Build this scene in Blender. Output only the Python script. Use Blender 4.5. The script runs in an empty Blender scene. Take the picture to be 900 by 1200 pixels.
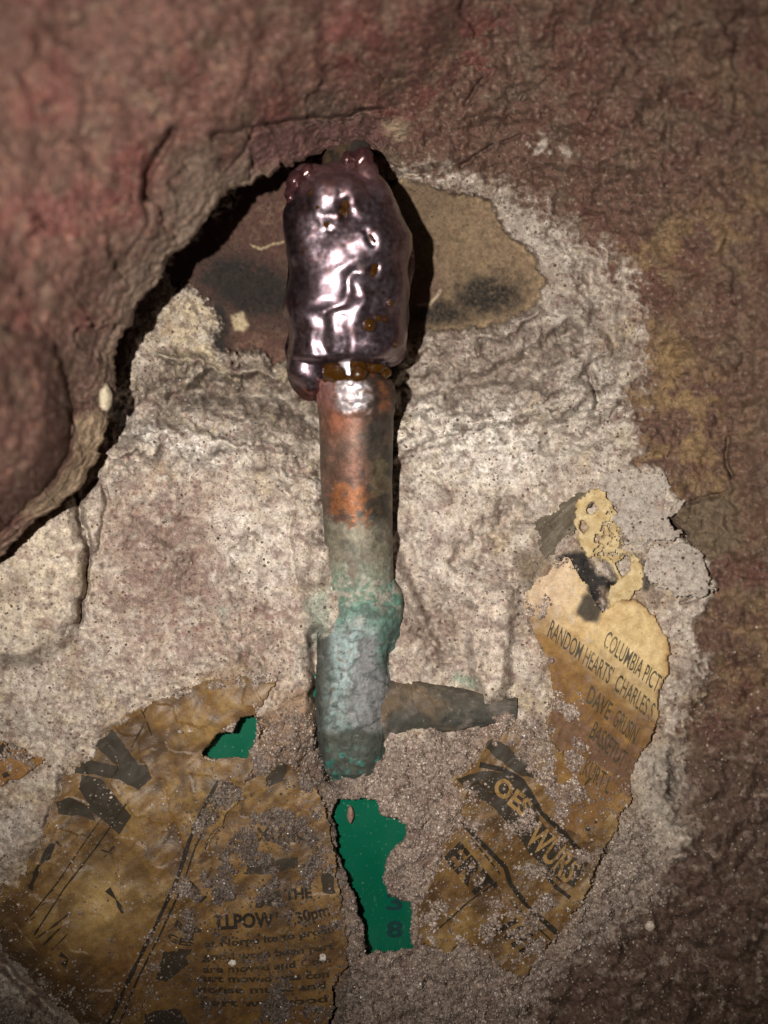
import bpy, bmesh, math, random
import numpy as np
from mathutils import Vector

# ------------------------------------------------------------------ camera, light, exposure
D = 0.30                       # camera to the plane of the pipe, metres
S = 0.233 / 900.0              # metres per unit of the 900 x 1200 layout plane
scene = bpy.context.scene
COL = scene.collection

cam_data = bpy.data.cameras.new('camera')
cam = bpy.data.objects.new('camera', cam_data)
COL.objects.link(cam)
cam.location = (0, -D, 0)
cam.rotation_euler = (math.radians(90), 0, 0)
cam_data.sensor_fit = 'HORIZONTAL'
cam_data.sensor_width = 36
cam_data.lens = 36 * D / 0.233
cam_data.clip_start = 0.01
cam_data.clip_end = 10
cam_data.dof.use_dof = True
cam_data.dof.focus_distance = 0.298
cam_data.dof.aperture_fstop = cam_data.lens / 8.0
scene.camera = cam

world = bpy.data.worlds.new('World')
scene.world = world
world.use_nodes = True
world.node_tree.nodes['Background'].inputs[0].default_value = (1.0, 0.86, 0.7, 1)
world.node_tree.nodes['Background'].inputs[1].default_value = 0.012

lamp_data = bpy.data.lights.new('phone_torch', 'SPOT')
lamp = bpy.data.objects.new('phone_torch', lamp_data)
COL.objects.link(lamp)
LAMP = Vector((-0.052, -0.300, 0.012))
lamp.location = LAMP
AIM = Vector((0.0, 0.0, 0.024))
lamp.rotation_euler = (AIM - LAMP).to_track_quat('-Z', 'Y').to_euler()
lamp_data.energy = 6.7
lamp_data.color = (1.0, 0.932, 0.845)
lamp_data.spot_size = math.radians(84)
lamp_data.spot_blend = 1.0
lamp_data.shadow_soft_size = 0.0028

scene.view_settings.view_transform = 'Standard'
scene.view_settings.look = 'None'
scene.view_settings.exposure = 0.0
scene.view_settings.gamma = 1.0

random.seed(7)
rng = np.random.default_rng(11)

# ------------------------------------------------------------------ helpers: maths
def at(px, py, h):
    """layout position (px, py) at a height h metres in front of the pipe plane -> world points"""
    px = np.asarray(px, float); py = np.asarray(py, float); h = np.asarray(h, float)
    k = S * (D - h) / D
    return np.stack([(px - 450) * k, -h + 0 * px, (600 - py) * k], -1)

def perlin(x, y, seed):
    r = np.random.default_rng(seed)
    perm = r.permutation(512)
    ang = r.random(512) * 2 * np.pi
    gx, gy = np.cos(ang), np.sin(ang)
    xi = np.floor(x).astype(np.int64); yi = np.floor(y).astype(np.int64)
    xf = x - xi; yf = y - yi
    u = xf * xf * xf * (xf * (xf * 6 - 15) + 10)
    v = yf * yf * yf * (yf * (yf * 6 - 15) + 10)
    def g(ix, iy, dx, dy):
        k = perm[(perm[ix & 511] + iy) & 511]
        return gx[k] * dx + gy[k] * dy
    a = g(xi, yi, xf, yf); b = g(xi + 1, yi, xf - 1, yf)
    c = g(xi, yi + 1, xf, yf - 1); d = g(xi + 1, yi + 1, xf - 1, yf - 1)
    return 1.5 * (a + u * (b - a) + v * ((c + u * (d - c)) - (a + u * (b - a))))

def fbm(x, y, period, octaves, seed, gain=0.5):
    out = 0; amp = 1.0; tot = 0
    for i in range(octaves):
        f = 2.03 ** i / period
        out = out + amp * perlin(x * f + 17.3 * i, y * f - 9.1 * i, seed + i)
        tot += amp; amp *= gain
    return out / tot * 1.4

def ridged(x, y, period, octaves, seed, gain=0.55):
    out = 0; amp = 1.0; tot = 0
    for i in range(octaves):
        f = 2.1 ** i / period
        out = out + amp * (1 - 2 * np.abs(perlin(x * f + 3.3 * i, y * f + 7.7 * i, seed + i)))
        tot += amp; amp *= gain
    return out / tot

def facets(x, y, period, seed, tilt=.9):
    """chipped stone: flat cells of uneven height and tilt"""
    r = np.random.default_rng(seed); jx, jy, hz, ta, tb = (r.random(4096) for _ in range(5))
    x = x / period; y = y / period; xi = np.floor(x).astype(np.int64); yi = np.floor(y).astype(np.int64)
    best = np.full(np.shape(x), 1e9); out = np.zeros(np.shape(x))
    for dx_ in (-1, 0, 1):
        for dy_ in (-1, 0, 1):
            k = ((xi + dx_) * 73 + (yi + dy_) * 179) & 4095
            ex = x - (xi + dx_ + jx[k]); ey = y - (yi + dy_ + jy[k]); d = ex * ex + ey * ey
            v = (hz[k] - .5) + tilt * ((ta[k] - .5) * ex + (tb[k] - .5) * ey) * 2
            out = np.where(d < best, v, out); best = np.minimum(best, d)
    return out

def sstep(a, b, x):
    t = np.clip((x - a) / (b - a), 0, 1)
    return t * t * (3 - 2 * t)

def seg_dist2(X, Y, ax, ay, bx, by):
    dx, dy = bx - ax, by - ay
    L = dx * dx + dy * dy + 1e-9
    t = np.clip(((X - ax) * dx + (Y - ay) * dy) / L, 0, 1)
    return (X - ax - t * dx) ** 2 + (Y - ay - t * dy) ** 2

def poly_sd(X, Y, poly):
    """signed distance to a closed outline, negative inside"""
    d2 = np.full(X.shape, 1e18); inside = np.zeros(X.shape, bool)
    n = len(poly)
    for i in range(n):
        ax, ay = poly[i]; bx, by = poly[(i + 1) % n]
        d2 = np.minimum(d2, seg_dist2(X, Y, ax, ay, bx, by))
        if ay != by:
            c = ((ay > Y) != (by > Y)) & (X < (bx - ax) * (Y - ay) / (by - ay) + ax)
            inside ^= c
    d = np.sqrt(d2)
    return np.where(inside, -d, d)

def line_d(X, Y, pts):
    d2 = np.full(X.shape, 1e18)
    for (ax, ay), (bx, by) in zip(pts[:-1], pts[1:]):
        d2 = np.minimum(d2, seg_dist2(X, Y, ax, ay, bx, by))
    return np.sqrt(d2)

def tps(ctrl, X, Y, smooth=0.0):
    P = np.array([(a, b) for a, b, _ in ctrl], float) / 300.0
    z = np.array([c for _, _, c in ctrl], float)
    n = len(P)
    def U(r2): return 0.5 * r2 * np.log(r2 + 1e-12)
    K = U(((P[:, None] - P[None]) ** 2).sum(-1)) + smooth * np.eye(n)
    A = np.zeros((n + 3, n + 3)); A[:n, :n] = K; A[:n, n] = 1; A[:n, n + 1:] = P
    A[n, :n] = 1; A[n + 1:, :n] = P.T
    w = np.linalg.solve(A, np.concatenate([z, [0, 0, 0]]))
    x = X / 300.0; y = Y / 300.0
    out = w[n] + w[n + 1] * x + w[n + 2] * y
    for i in range(n):
        out = out + w[i] * U((x - P[i, 0]) ** 2 + (y - P[i, 1]) ** 2)
    return out

X0, X1, Y0, Y1, ST = -78.0, 978.0, -78.0, 1278.0, 1.5
gx = np.arange(X0, X1 + .1, ST); gy = np.arange(Y0, Y1 + .1, ST)
X, Y = np.meshgrid(gx, gy)

def sample(F, px, py):
    fx = np.clip((np.asarray(px, float) - X0) / ST, 0, len(gx) - 1.001)
    fy = np.clip((np.asarray(py, float) - Y0) / ST, 0, len(gy) - 1.001)
    ix = fx.astype(int); iy = fy.astype(int); u = fx - ix; v = fy - iy
    if F.ndim == 3: u = u[..., None]; v = v[..., None]
    return (F[iy, ix] * (1 - u) + F[iy, ix + 1] * u) * (1 - v) + (F[iy + 1, ix] * (1 - u) + F[iy + 1, ix + 1] * u) * v

def window(pts, m):
    """index slices of the grid round some points"""
    xs = [p[0] for p in pts]; ys = [p[1] for p in pts]
    i0 = max(0, int((min(xs) - m - X0) / ST)); i1 = min(len(gx), int((max(xs) + m - X0) / ST) + 2)
    j0 = max(0, int((min(ys) - m - Y0) / ST)); j1 = min(len(gy), int((max(ys) + m - Y0) / ST) + 2)
    return slice(j0, j1), slice(i0, i1)

wx = fbm(X, Y, 26, 4, 101); wy = fbm(X, Y, 26, 4, 151)      # edge raggedness shared by every outline

def mask(poly, edge=3.0, warp=7.0, margin=60):
    w = window(poly, margin)
    out = np.zeros(X.shape)
    sd = poly_sd(X[w] + warp * wx[w], Y[w] + warp * wy[w], poly)
    out[w] = sstep(edge, -edge, sd)
    return out

def carve(H, pts, width, depth, warp=5.0):
    w = window(pts, width * 4 + 12)
    d = line_d(X[w] + warp * wx[w], Y[w] + warp * wy[w], pts)
    H[w] -= depth * np.exp(-(d / width) ** 2)

def blur(F, n):
    """box blur, three passes"""
    for _ in range(3):
        for ax in (0, 1):
            pad = [(0, 0)] * F.ndim; pad[ax] = (n + 1, n)
            c = np.cumsum(np.pad(F, pad, mode='edge'), axis=ax)
            a = np.take(c, range(2 * n + 1, c.shape[ax]), axis=ax); b = np.take(c, range(0, c.shape[ax] - 2 * n - 1), axis=ax)
            F = (a - b) / (2 * n + 1)
    return F

def lin(r, g, b):
    c = np.array([r, g, b], float) / 255
    return np.where(c <= .04045, c / 12.92, ((c + .055) / 1.055) ** 2.4)

def mixc(C, m, c):
    c = np.asarray(c, float)
    return C * (1 - m[..., None]) + c * m[..., None]

# ------------------------------------------------------------------ helpers: blender
def raw_mesh(name, V, F, cols=None, smooth=True, extra=None):
    me = bpy.data.meshes.new(name)
    V = np.ascontiguousarray(V, np.float32); F = np.ascontiguousarray(F, np.int32)
    k = F.shape[1]
    me.vertices.add(len(V)); me.vertices.foreach_set('co', V.ravel())
    me.loops.add(F.size); me.loops.foreach_set('vertex_index', F.ravel())
    me.polygons.add(len(F)); me.polygons.foreach_set('loop_start', np.arange(0, F.size, k, dtype=np.int32))
    me.polygons.foreach_set('use_smooth', np.full(len(F), smooth))
    if cols is not None:
        a = me.color_attributes.new('tint', 'FLOAT_COLOR', 'POINT')
        a.data.foreach_set('color', np.concatenate([cols, np.ones((len(cols), 1))], 1).astype(np.float32).ravel())
    for nm, arr in (extra or {}).items():
        a = me.attributes.new(nm, 'FLOAT', 'POINT'); a.data.foreach_set('value', np.asarray(arr, np.float32))
    me.update(calc_edges=True)
    return me

def grid_faces(ny, nx, keep=None, wrap=False):
    idx = np.arange(ny * nx).reshape(ny, nx)
    if wrap: idx = np.concatenate([idx, idx[:, :1]], 1)
    f = np.stack([idx[:-1, :-1], idx[1:, :-1], idx[1:, 1:], idx[:-1, 1:]], -1)
    return f.reshape(-1, 4) if keep is None else f[keep]

def compact(V, F, *arrs):
    used = np.unique(F)
    m = np.zeros(len(V), np.int64); m[used] = np.arange(len(used))
    return (V[used], m[F]) + tuple(a[used] for a in arrs)

def link(name, me, mat, parent=None, **props):
    o = bpy.data.objects.new(name, me)
    COL.objects.link(o)
    if mat: me.materials.append(mat)
    if parent:
        o.parent = parent
        o.matrix_parent_inverse = parent.matrix_basis.inverted()
    for k, v in props.items(): o[k] = v
    return o

def empty(name, loc, label, category, group=None):
    o = bpy.data.objects.new(name, None); COL.objects.link(o)
    o.location = loc; o.empty_display_size = .01
    o['label'] = label; o['category'] = category
    if group: o['group'] = group
    return o

class NT:
    def __init__(self, name):
        self.m = bpy.data.materials.new(name); self.m.use_nodes = True
        self.t = self.m.node_tree; self.p = self.t.nodes['Principled BSDF']
    def n(self, kind, **kw):
        nd = self.t.nodes.new(kind)
        for k, v in kw.items():
            if k.startswith('i_'):
                key = k[2:]; key = int(key) if key.isdigit() else key.replace('_', ' ')
                nd.inputs[key].default_value = v
            else: setattr(nd, k, v)
        return nd
    def l(self, a, b): self.t.links.new(a, b)
    def noise(self, scale, detail=4, rough=.6, vec=None):
        nd = self.n('ShaderNodeTexNoise'); nd.inputs['Scale'].default_value = scale
        nd.inputs['Detail'].default_value = detail; nd.inputs['Roughness'].default_value = rough
        self.l(vec, nd.inputs['Vector']); return nd.outputs[0]
    def ramp(self, fac, stops):
        r = self.n('ShaderNodeValToRGB'); e = r.color_ramp.elements
        while len(e) < len(stops): e.new(.5)
        for el, (p, c) in zip(e, stops):
            el.position = p; el.color = (c, c, c, 1) if np.isscalar(c) else (*c, 1)
        self.l(fac, r.inputs[0]); return r.outputs[0]
    def mix(self, a, b, fac, mode='MIX'):
        m = self.n('ShaderNodeMix', data_type='RGBA', blend_type=mode)
        for s, v in ((m.inputs[0], fac), (m.inputs[6], a), (m.inputs[7], b)):
            if hasattr(v, 'links') or hasattr(v, 'is_linked'): self.l(v, s)
            elif np.isscalar(v): s.default_value = v
            else: s.default_value = (*v, 1)
        return m.outputs[2]
    def bump(self, height, dist, strength=1.0, prev=None):
        b = self.n('ShaderNodeBump'); b.inputs['Strength'].default_value = strength
        b.inputs['Distance'].default_value = dist
        self.l(height, b.inputs['Height'])
        if prev: self.l(prev, b.inputs['Normal'])
        return b.outputs[0]

def mineral(name, grain=.35, bump=.0005, rough=.9, spec=.25, fine=2200, pits=True):
    """stone, plaster or sand: the vertex tint broken up by grains, pits and fine relief"""
    T = NT(name); vec = T.n('ShaderNodeTexCoord').outputs['Object']
    tint = T.n('ShaderNodeVertexColor', layer_name='tint').outputs[0]
    n1 = T.noise(fine, 3, .7, vec); n2 = T.noise(fine * .32, 4, .65, vec); n3 = T.noise(230, 4, .6, vec)
    c = T.mix(tint, T.ramp(n1, [(.30, 1 - grain), (.5, 1.0), (.72, 1 + grain)]), 1.0, 'MULTIPLY')
    c = T.mix(c, T.ramp(n2, [(.32, 1 - grain * .9), (.5, 1.0), (.7, 1 + grain * .7)]), 1.0, 'MULTIPLY')
    c = T.mix(c, T.ramp(n3, [(.3, (.90, .84, .82)), (.5, (1, 1, 1)), (.7, (1.06, 1.03, .97))]), 1.0, 'MULTIPLY')
    h = T.mix(n1, n2, .6)
    if pits:
        v = T.n('ShaderNodeTexVoronoi', feature='F1'); v.inputs['Scale'].default_value = 620; T.l(vec, v.inputs['Vector'])
        wv = T.noise(300, 2, .5, vec)
        gate = T.ramp(wv, [(.5, 0.0), (.6, 1.0)])
        spot = T.ramp(v.outputs['Distance'], [(.14, 1.0), (.30, 0.0)])
        f = T.mix(spot, gate, 1.0, 'MULTIPLY')
        c = T.mix(c, T.mix(c, (.30, .24, .22), 1.0, 'MULTIPLY'), T.mix(f, (.55, .55, .55), 1.0, 'MULTIPLY'))
        h = T.mix(h, (0, 0, 0), T.mix(f, (.6, .6, .6), 1.0, 'MULTIPLY'))
    T.l(c, T.p.inputs['Base Color'])
    T.p.inputs['Roughness'].default_value = rough
    T.p.inputs['Specular IOR Level'].default_value = spec
    T.l(T.bump(h, bump), T.p.inputs['Normal'])
    return T.m

# ------------------------------------------------------------------ heights of the cavity wall (millimetres in front of the pipe plane)
ctrl = [(440,330,-21),(350,300,-21),(540,300,-18),(300,400,-15),(560,400,-13),(440,450,-13),(250,450,-10),(640,330,-11),
        (440,600,-7),(560,560,-7),(300,600,-4),(200,600,-1),(200,500,-4),(120,520,2),(150,400,-5),(230,280,-10),(300,200,-12),
        (400,210,-10),(450,170,4),(500,165,8),(300,120,-8),(100,200,-8),(0,300,-8),(0,500,-5),(40,670,2),(0,760,4),(100,740,2),(420,800,-3),
        (540,700,-2),(610,790,1),(540,830,-1),(560,875,3),(480,890,3),(330,820,3),(330,900,2),(250,870,1),(440,945,2),(425,895,-3),(430,1000,2),(430,1150,1),
        (250,1050,2),(100,950,2),(0,1000,5),(0,1200,4),(200,1200,0),(450,1260,-2),(650,1000,3),(700,800,4),(650,700,0),
        (700,600,2),(760,640,5),(690,450,-3),(740,400,2),(760,300,8),(650,230,0),(560,205,-4),(830,600,13),(850,450,17),
        (830,300,20),(900,200,36),(900,400,28),(900,600,24),(900,800,20),(850,900,14),(900,1000,18),(800,1100,9),(900,1200,14),
        (700,1200,4),(600,120,15),(700,120,24),(800,120,33),(600,0,38),(450,60,18),(750,0,46),(900,0,56),(300,0,10),(0,0,0)]
cx = np.arange(X0, X1 + 13, 12.0); cy = np.arange(Y0, Y1 + 13, 12.0)
def upsample(ctrl_pts):
    CX, CY = np.meshgrid(cx, cy)
    Z = tps(ctrl_pts, CX, CY, .002)
    Zx = np.stack([np.interp(gx, cx, r) for r in Z])
    return blur(np.stack([np.interp(gy, cy, c) for c in Zx.T]).T, 5)
H0 = upsample(ctrl)

GREY = [(470,200),(520,206),(560,212),(600,222),(640,250),(665,272),(700,292),(735,320),(748,365),(755,430),(740,465),(738,540),
        (775,552),(800,590),(786,610),(802,628),(832,660),(835,700),(815,725),(828,780),(795,850),(795,950),(800,985),(770,1040),
        (720,1085),(650,1130),(560,1300),(-90,1300),(-90,200),(300,190)]
SKIN_L = [(360,185),(300,206),(250,250),(190,310),(200,335),(240,352),(252,372),(254,402),(272,416),(340,422),(440,430),(440,185)]
SKIN_R = [(430,208),(500,212),(552,228),(575,236),(592,268),(618,292),(640,322),(632,352),(602,374),(560,384),(520,388),(480,396),(430,400)]
soft = 1 - mask([(690,530),(860,540),(880,760),(690,780)], 20, 4)
m_grey = np.where(soft > .5, mask(GREY, 24, 24), mask(GREY, 3, 12))
m_grey = np.clip(m_grey + (fbm(X, Y, 7, 3, 141) * .9 + .5 * fbm(X, Y, 20, 3, 142)) * 4 * m_grey * (1 - m_grey) * soft, 0, 1)
m_sl = mask(SKIN_L, 7, 16); m_sr = mask(SKIN_R, 4, 10)
sp_ = fbm(X, Y, 6, 3, 143) * 5
m_sl = np.clip(m_sl + sp_ * m_sl * (1 - m_sl), 0, 1); m_sr = np.clip(m_sr + .8 * sp_ * m_sr * (1 - m_sr), 0, 1)
m_skin = np.maximum(m_sl, m_sr)
m_plaster = m_grey * (1 - m_skin)
CRUST = [(285,850),(350,830),(385,870),(470,872),(540,850),(600,838),(640,855),(700,900),(760,960),(790,1040),(820,1120),(900,1200),
         (960,1300),(-90,1300),(-90,1150),(60,1190),(130,1210),(215,1080),(262,960),(250,900)]
m_crust = mask(CRUST, 14, 16, 90)
m_maroon = 1 - m_grey

# outlines of the newspaper pieces and of the holes in the wall
N_LEFT = [(160,832),(188,818),(232,800),(280,790),(328,794),(318,815),(300,834),(296,905),(280,940),(246,985),(222,1050),(190,1120),
          (160,1215),(110,1215),(60,1172),(0,1108),(-40,1070),(-40,1030),(20,1040),(28,1010),(48,985),(62,940),(72,908),(100,884),(130,850)]
N_MID = [(300,905),(340,892),(372,915),(386,960),(396,1020),(404,1085),(408,1125),(392,1160),(386,1225),(150,1225),(180,1140),(214,1040),(246,985),(268,940)]
N_CREAM = [(640,672),(664,652),(690,690),(705,716),(722,706),(742,700),(768,722),(784,752),(783,790),(772,812),(774,836),(760,868),(738,908),
           (742,938),(716,968),(690,990),(650,960),(652,900),(640,850),(648,800),(640,775),(628,745),(612,715),(616,690)]
N_HEAD = [(575,862),(612,846),(668,888),(700,930),(728,962),(716,985),(700,1010),(692,1045),(668,1078),(640,1112),(614,1148),(592,1138),(560,1106),
          (520,1118),(494,1108),(490,1062),(508,1030),(520,985),(544,958),(526,912),(548,902)]
N_LACE = [(672,600),(690,570),(708,566),(716,590),(736,614),(738,632),(724,644),(752,652),(756,668),(750,690),(736,704),(716,712),(706,700),
          (722,680),(712,662),(700,656),(686,650),(676,632)]
N_CORNER = [(-40,862),(10,872),(40,884),(58,892),(30,906),(0,922),(-40,936)]
N_STRIP = [(625,612),(646,604),(660,590),(684,574),(696,570),(694,590),(676,616),(664,640),(640,658),(632,640)]
HOLE_SMALL = [(236,884),(252,862),(276,854),(282,842),(296,838),(302,848),(296,872),(290,888),(264,888),(246,892)]
HOLE_BIG = [(394,938),(440,936),(446,952),(478,966),(472,984),(456,1000),(448,1030),(456,1048),(480,1056),(484,1078),(482,1112),(432,1116),(424,1080),(410,1040),(396,990),(390,960)]
m_hs = mask(HOLE_SMALL, 2.2, 6); m_hb = mask(HOLE_BIG, 2.2, 6)
m_hole = np.maximum(m_hs, m_hb)
PAPERS = [N_LEFT, N_MID, N_CREAM, N_HEAD, N_LACE, N_CORNER]
m_paper = np.zeros(X.shape)
for p_ in PAPERS: m_paper = np.maximum(m_paper, mask(p_, 5, 6))

# lumps and hollows of the bedding mortar
H1 = H0.copy()
H1 += 4.6 * mask([(340,592),(352,578),(374,585),(384,640),(378,690),(354,684),(337,640)], 9, 4)
H1 += 4.5 * mask([(548,690),(604,684),(598,760),(590,822),(566,824),(552,770)], 8, 6)
H1 += 8.0 * mask([(-90,640),(20,606),(84,590),(103,640),(97,705),(70,760),(-90,800)], 14, 6)
H1 += 3.0 * mask([(92,590),(118,560),(122,600),(108,650),(98,640)], 6, 4)
H1 += 4.0 * mask([(318,830),(345,800),(368,800),(372,850),(360,880),(320,885),(300,860)], 8, 10)
H1 += 6.5 * mask([(362,628),(386,640),(400,672),(404,712),(396,742),(374,748),(358,700)], 9, 8)
H1 += 1.8 * m_plaster - 2.6 * m_skin
HS = blur(H1, 4)                                       # the smooth bed that paper lies on

nl = fbm(X, Y, 130, 3, 1); nm = fbm(X, Y, 34, 3, 2); nf = fbm(X, Y, 11, 2, 3); nu = fbm(X, Y, 4.6, 2, 4)
rg = ridged(X + .6 * Y, Y * 1.7 - .5 * X, 44, 4, 5)
clump = fbm(X, Y, 16, 3, 6)
gouge = np.zeros(X.shape)
for pts_, w_, d_ in [([(120,505),(180,470),(250,452),(320,462),(372,492)], 17, -5.0), ([(468,455),(540,452),(610,430),(668,392)], 15, -4.2),
                     ([(135,535),(200,512),(270,520),(330,548),(374,580)], 16, 3.0), ([(468,520),(530,500),(600,478),(680,470)], 15, 2.6),
                     ([(190,420),(260,432),(330,440)], 9, 2.2), ([(470,410),(560,402),(630,372)], 8, 2.0),
                     ([(470,640),(500,690),(520,760)], 16, -3.2), ([(600,600),(560,640),(530,660)], 14, -2.6), ([(300,640),(290,700),(300,770)], 20, -2.6),
                     ([(160,600),(230,640),(250,720)], 22, -2.2), ([(640,520),(690,520),(730,480)], 12, -2.4), ([(690,330),(720,400),(700,450)], 14, -2.4), ([(650,270),(690,320)], 10, -1.6)]:
    w = window(pts_, w_ * 3 + 30)
    gouge[w] += 2.3 * d_ * np.exp(-(line_d(X[w] + 16 * wx[w], Y[w] + 16 * wy[w], pts_) / w_) ** 2)
hair = fbm(X, Y, 120, 4, 8); hair2 = fbm(X, Y, 85, 4, 9)
H1 = H1 + gouge * (1 - m_skin) * (1 - m_paper)
H = H1 + (5.0 * nl + (3.0 - 1.2 * m_plaster) * nm) * (1 - m_skin)
arc_r = np.hypot((X - 430) * .8, Y - 255); arc_t = np.arctan2(Y - 255, (X - 430) * .8) * 260
lam = fbm(arc_t * .35 + 8 * wx, arc_r + .10 * arc_t + 10 * wy, 13, 5, 14, .62)
hollow = mask([(110,440),(200,400),(260,425),(340,425),(480,405),(560,392),(640,370),(720,330),(745,430),(700,500),(620,530),(480,600),(372,600),(300,560),(140,560)], 34, 14, 90)
H += m_plaster * hollow * (1.7 * lam + .9 * fbm(arc_t * .5, arc_r, 34, 3, 15))
H -= m_plaster * (1 - m_crust) * .9 * np.exp(-(np.abs(hair) / .010) ** 2) * sstep(-.1, .2, nl)
H -= m_plaster * (1 - m_crust) * .7 * np.exp(-(np.abs(hair2) / .012) ** 2) * sstep(0, .3, nm)
flaky = mask([(130,420),(260,400),(480,420),(700,300),(740,480),(640,560),(480,520),(380,560),(140,520)], 40, 10, 90)
H += m_plaster * (1 - m_crust) * (.42 * nf + .30 * nu + (.25 + .9 * flaky) * rg + (.12 + .5 * flaky) * facets(X + 9 * wx, Y + 9 * wy, 15, 12))
H += m_skin * (.12 * nm + .05 * nf)
H += m_crust * m_grey * (2.6 * clump + 1.5 * nf + .6 * nu + 1.5 * nm)
rd = ridged(X * .8 + Y * .6, (Y * .8 - X * .6) * 2.2, 80, 5, 7)
H += m_maroon * (1.3 * nm + .7 * nf + .4 * nu + .6 * m_crust * clump + .45 * rd + .4 * facets(X * .8 + Y * .6 + 14 * wx, (Y * .8 - X * .6) * 1.6 + 14 * wy, 42, 13))
# paper bed: quieter, with patches of crust that lie over the paper
cover_n = fbm(X, Y, 38, 4, 21) + .25 * clump
thr = np.full(X.shape, .42)
pe_ = blur(m_paper, 3); thr -= .30 * 4 * pe_ * (1 - pe_) * sstep(-.2, .3, nm + .4 * nl)
thr -= .20 * mask([(290,900),(392,890),(408,1130),(380,1220),(230,1220),(215,1050)], 30, 14)
thr -= .26 * mask([(225,920),(300,900),(350,1000),(330,1060),(240,1090),(215,1040)], 20, 8)
thr += .30 * mask([(235,1064),(400,1056),(400,1170),(235,1170)], 14, 8)
thr -= .60 * mask([(560,800),(640,800),(690,860),(690,930),(650,960),(600,880)], 20, 8)
thr -= .32 * mask([(500,1030),(560,1040),(600,1080),(640,1040),(680,1040),(660,1100),(520,1130)], 16, 8)
thr -= .30 * mask([(590,920),(640,950),(640,1010),(600,1040),(580,980)], 12, 8)
thr -= .3 * mask([(290,1150),(400,1130),(400,1230),(300,1230)], 16, 8)
thr -= .55 * mask([(60,920),(120,850),(200,800),(330,780),(330,800),(230,815),(160,850),(110,895),(80,930)], 10, 10)
thr += .5 * mask([(80,900),(200,810),(240,900),(200,1050),(120,1200),(0,1080)], 20, 8)
thr += .5 * mask([(660,680),(790,690),(790,800),(730,960),(690,930),(700,830)], 14, 5)
m_cover = sstep(0, .12, cover_n - thr) * m_paper
H = H * (1 - m_paper) + m_paper * (HS - .5 + .5 * nm + m_cover * (1.6 + 1.5 * clump + 1.0 * nf + .45 * nu))
# cracks
for pts, w_, d_ in [([(88,578),(98,610),(106,650),(99,690),(92,730)], 3.4, 8), ([(118,560),(124,590),(118,620),(112,655)], 2.2, 2.5),
                    ([(62,740),(55,775)], 2, 2), ([(112,560),(96,585),(84,592)], 4, 4),
                    ([(452,216),(472,206),(500,204)], 2.6, 4), ([(540,193),(560,182),(576,171)], 2.4, 4), ([(588,168),(606,160)], 2.2, 3),
                    ([(546,124),(560,100),(578,80)], 3, 4), ([(650,385),(657,412)], 1.8, 3), ([(690,440),(700,478)], 1.8, 3),
                    ([(800,590),(786,609),(802,628)], 3.4, 6), ([(802,628),(815,648),(826,668)], 2.2, 4), ([(854,512),(850,540),(856,560)], 2.4, 4),
                    ([(806,588),(830,582),(850,575)], 2.2, 2.5), ([(836,690),(815,700),(800,706)], 2.2, 3),
                    ([(368,745),(370,800),(377,862),(388,912)], 7, 8), ([(388,862),(366,880),(344,905)], 2.6, 4), ([(300,850),(330,826),(356,812)], 1.8, 2),
                    ([(300,846),(312,852),(308,862)], 4, 9), ([(786,905),(790,930)], 4, 3), ([(560,892),(545,905),(530,908)], 3, 3),
                    ([(596,818),(604,832)], 3, 4), ([(345,590),(338,620),(340,650),(350,685)], 2, 2),
                    ([(-10,1120),(30,1160),(70,1190)], 6, 5), ([(390,1160),(386,1200)], 5, 5), ([(706,118),(690,140)], 2.5, 3)]:
    carve(H, pts, w_, d_)
for px_, py_, r_, d_ in [(613,464,4.5,1.6),(486,449,4,1.4),(580,465,2.5,1),(545,620,3,1.2),(525,600,3,1.2),(566,690,3,1.4),(110,700,3,1),(170,640,4,1),(245,560,3,1.2),(300,520,3,1.2)]:
    w = window([(px_, py_)], 14)
    H[w] -= d_ * np.exp(-(((X[w] - px_) ** 2 + (Y[w] - py_) ** 2) / r_ ** 2) ** 1.5)
H -= 22 * sstep(.35, .8, m_hole)

# ------------------------------------------------------------------ colours of the cavity wall (reflectance, with some shade painted into the plaster)
n_tone = fbm(X, Y, 46, 4, 39); n1 = fbm(X, Y, 90, 4, 31); n2 = fbm(X, Y, 40, 4, 32); n3 = fbm(X, Y, 14, 3, 33); n4 = fbm(X, Y, 5.5, 2, 34); n5 = fbm(X, Y, 60, 4, 35)
MAROON, RED, BROWN, OCHRE = (.108,.062,.047), (.108,.044,.036), (.120,.082,.060), (.225,.150,.075)
PLASTER, PALE, DUN, YELLOW, PURPLE = (.42,.358,.300), (.62,.575,.515), (.25,.203,.166), (.41,.33,.19), (.20,.13,.122)
C = np.empty(X.shape + (3,)); C[:] = MAROON
C = mixc(C, sstep(-.1, .7, n1) * .55, RED); C = mixc(C, sstep(.0, .5, n2) * .8, BROWN)
C = mixc(C, sstep(.35, .6, n4) * .35, (.30,.25,.20))
och = np.maximum(mask([(735,470),(750,400),(790,380),(850,470),(858,560),(800,580),(770,545),(738,540)], 34, 30), .8 * mask([(730,280),(800,250),(890,215),(900,260),(820,300),(760,330)], 34, 30))
och = np.maximum(och, .55 * mask([(830,700),(900,690),(960,780),(900,860),(850,830)], 25, 20))
C = mixc(C, och * .85 * sstep(-.35, .35, n2 + .5 * n3), OCHRE); C = mixc(C, sstep(700, 880, X) * sstep(-.15, .45, n5) * .38, (.165,.112,.068))
C = mixc(C, .75 * mask([(790,590),(860,575),(870,640),(830,660),(800,626)], 8, 8), (.13,.10,.066))
dark_rb = sstep(820, 960, Y + .25 * X - 190) * m_maroon
C = mixc(C, dark_rb * .6, (.100,.068,.052))
C = mixc(C, dark_rb * sstep(.28, .5, n3) * .6, (.28,.22,.185))
pl = np.empty_like(C); pl[:] = PLASTER
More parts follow.
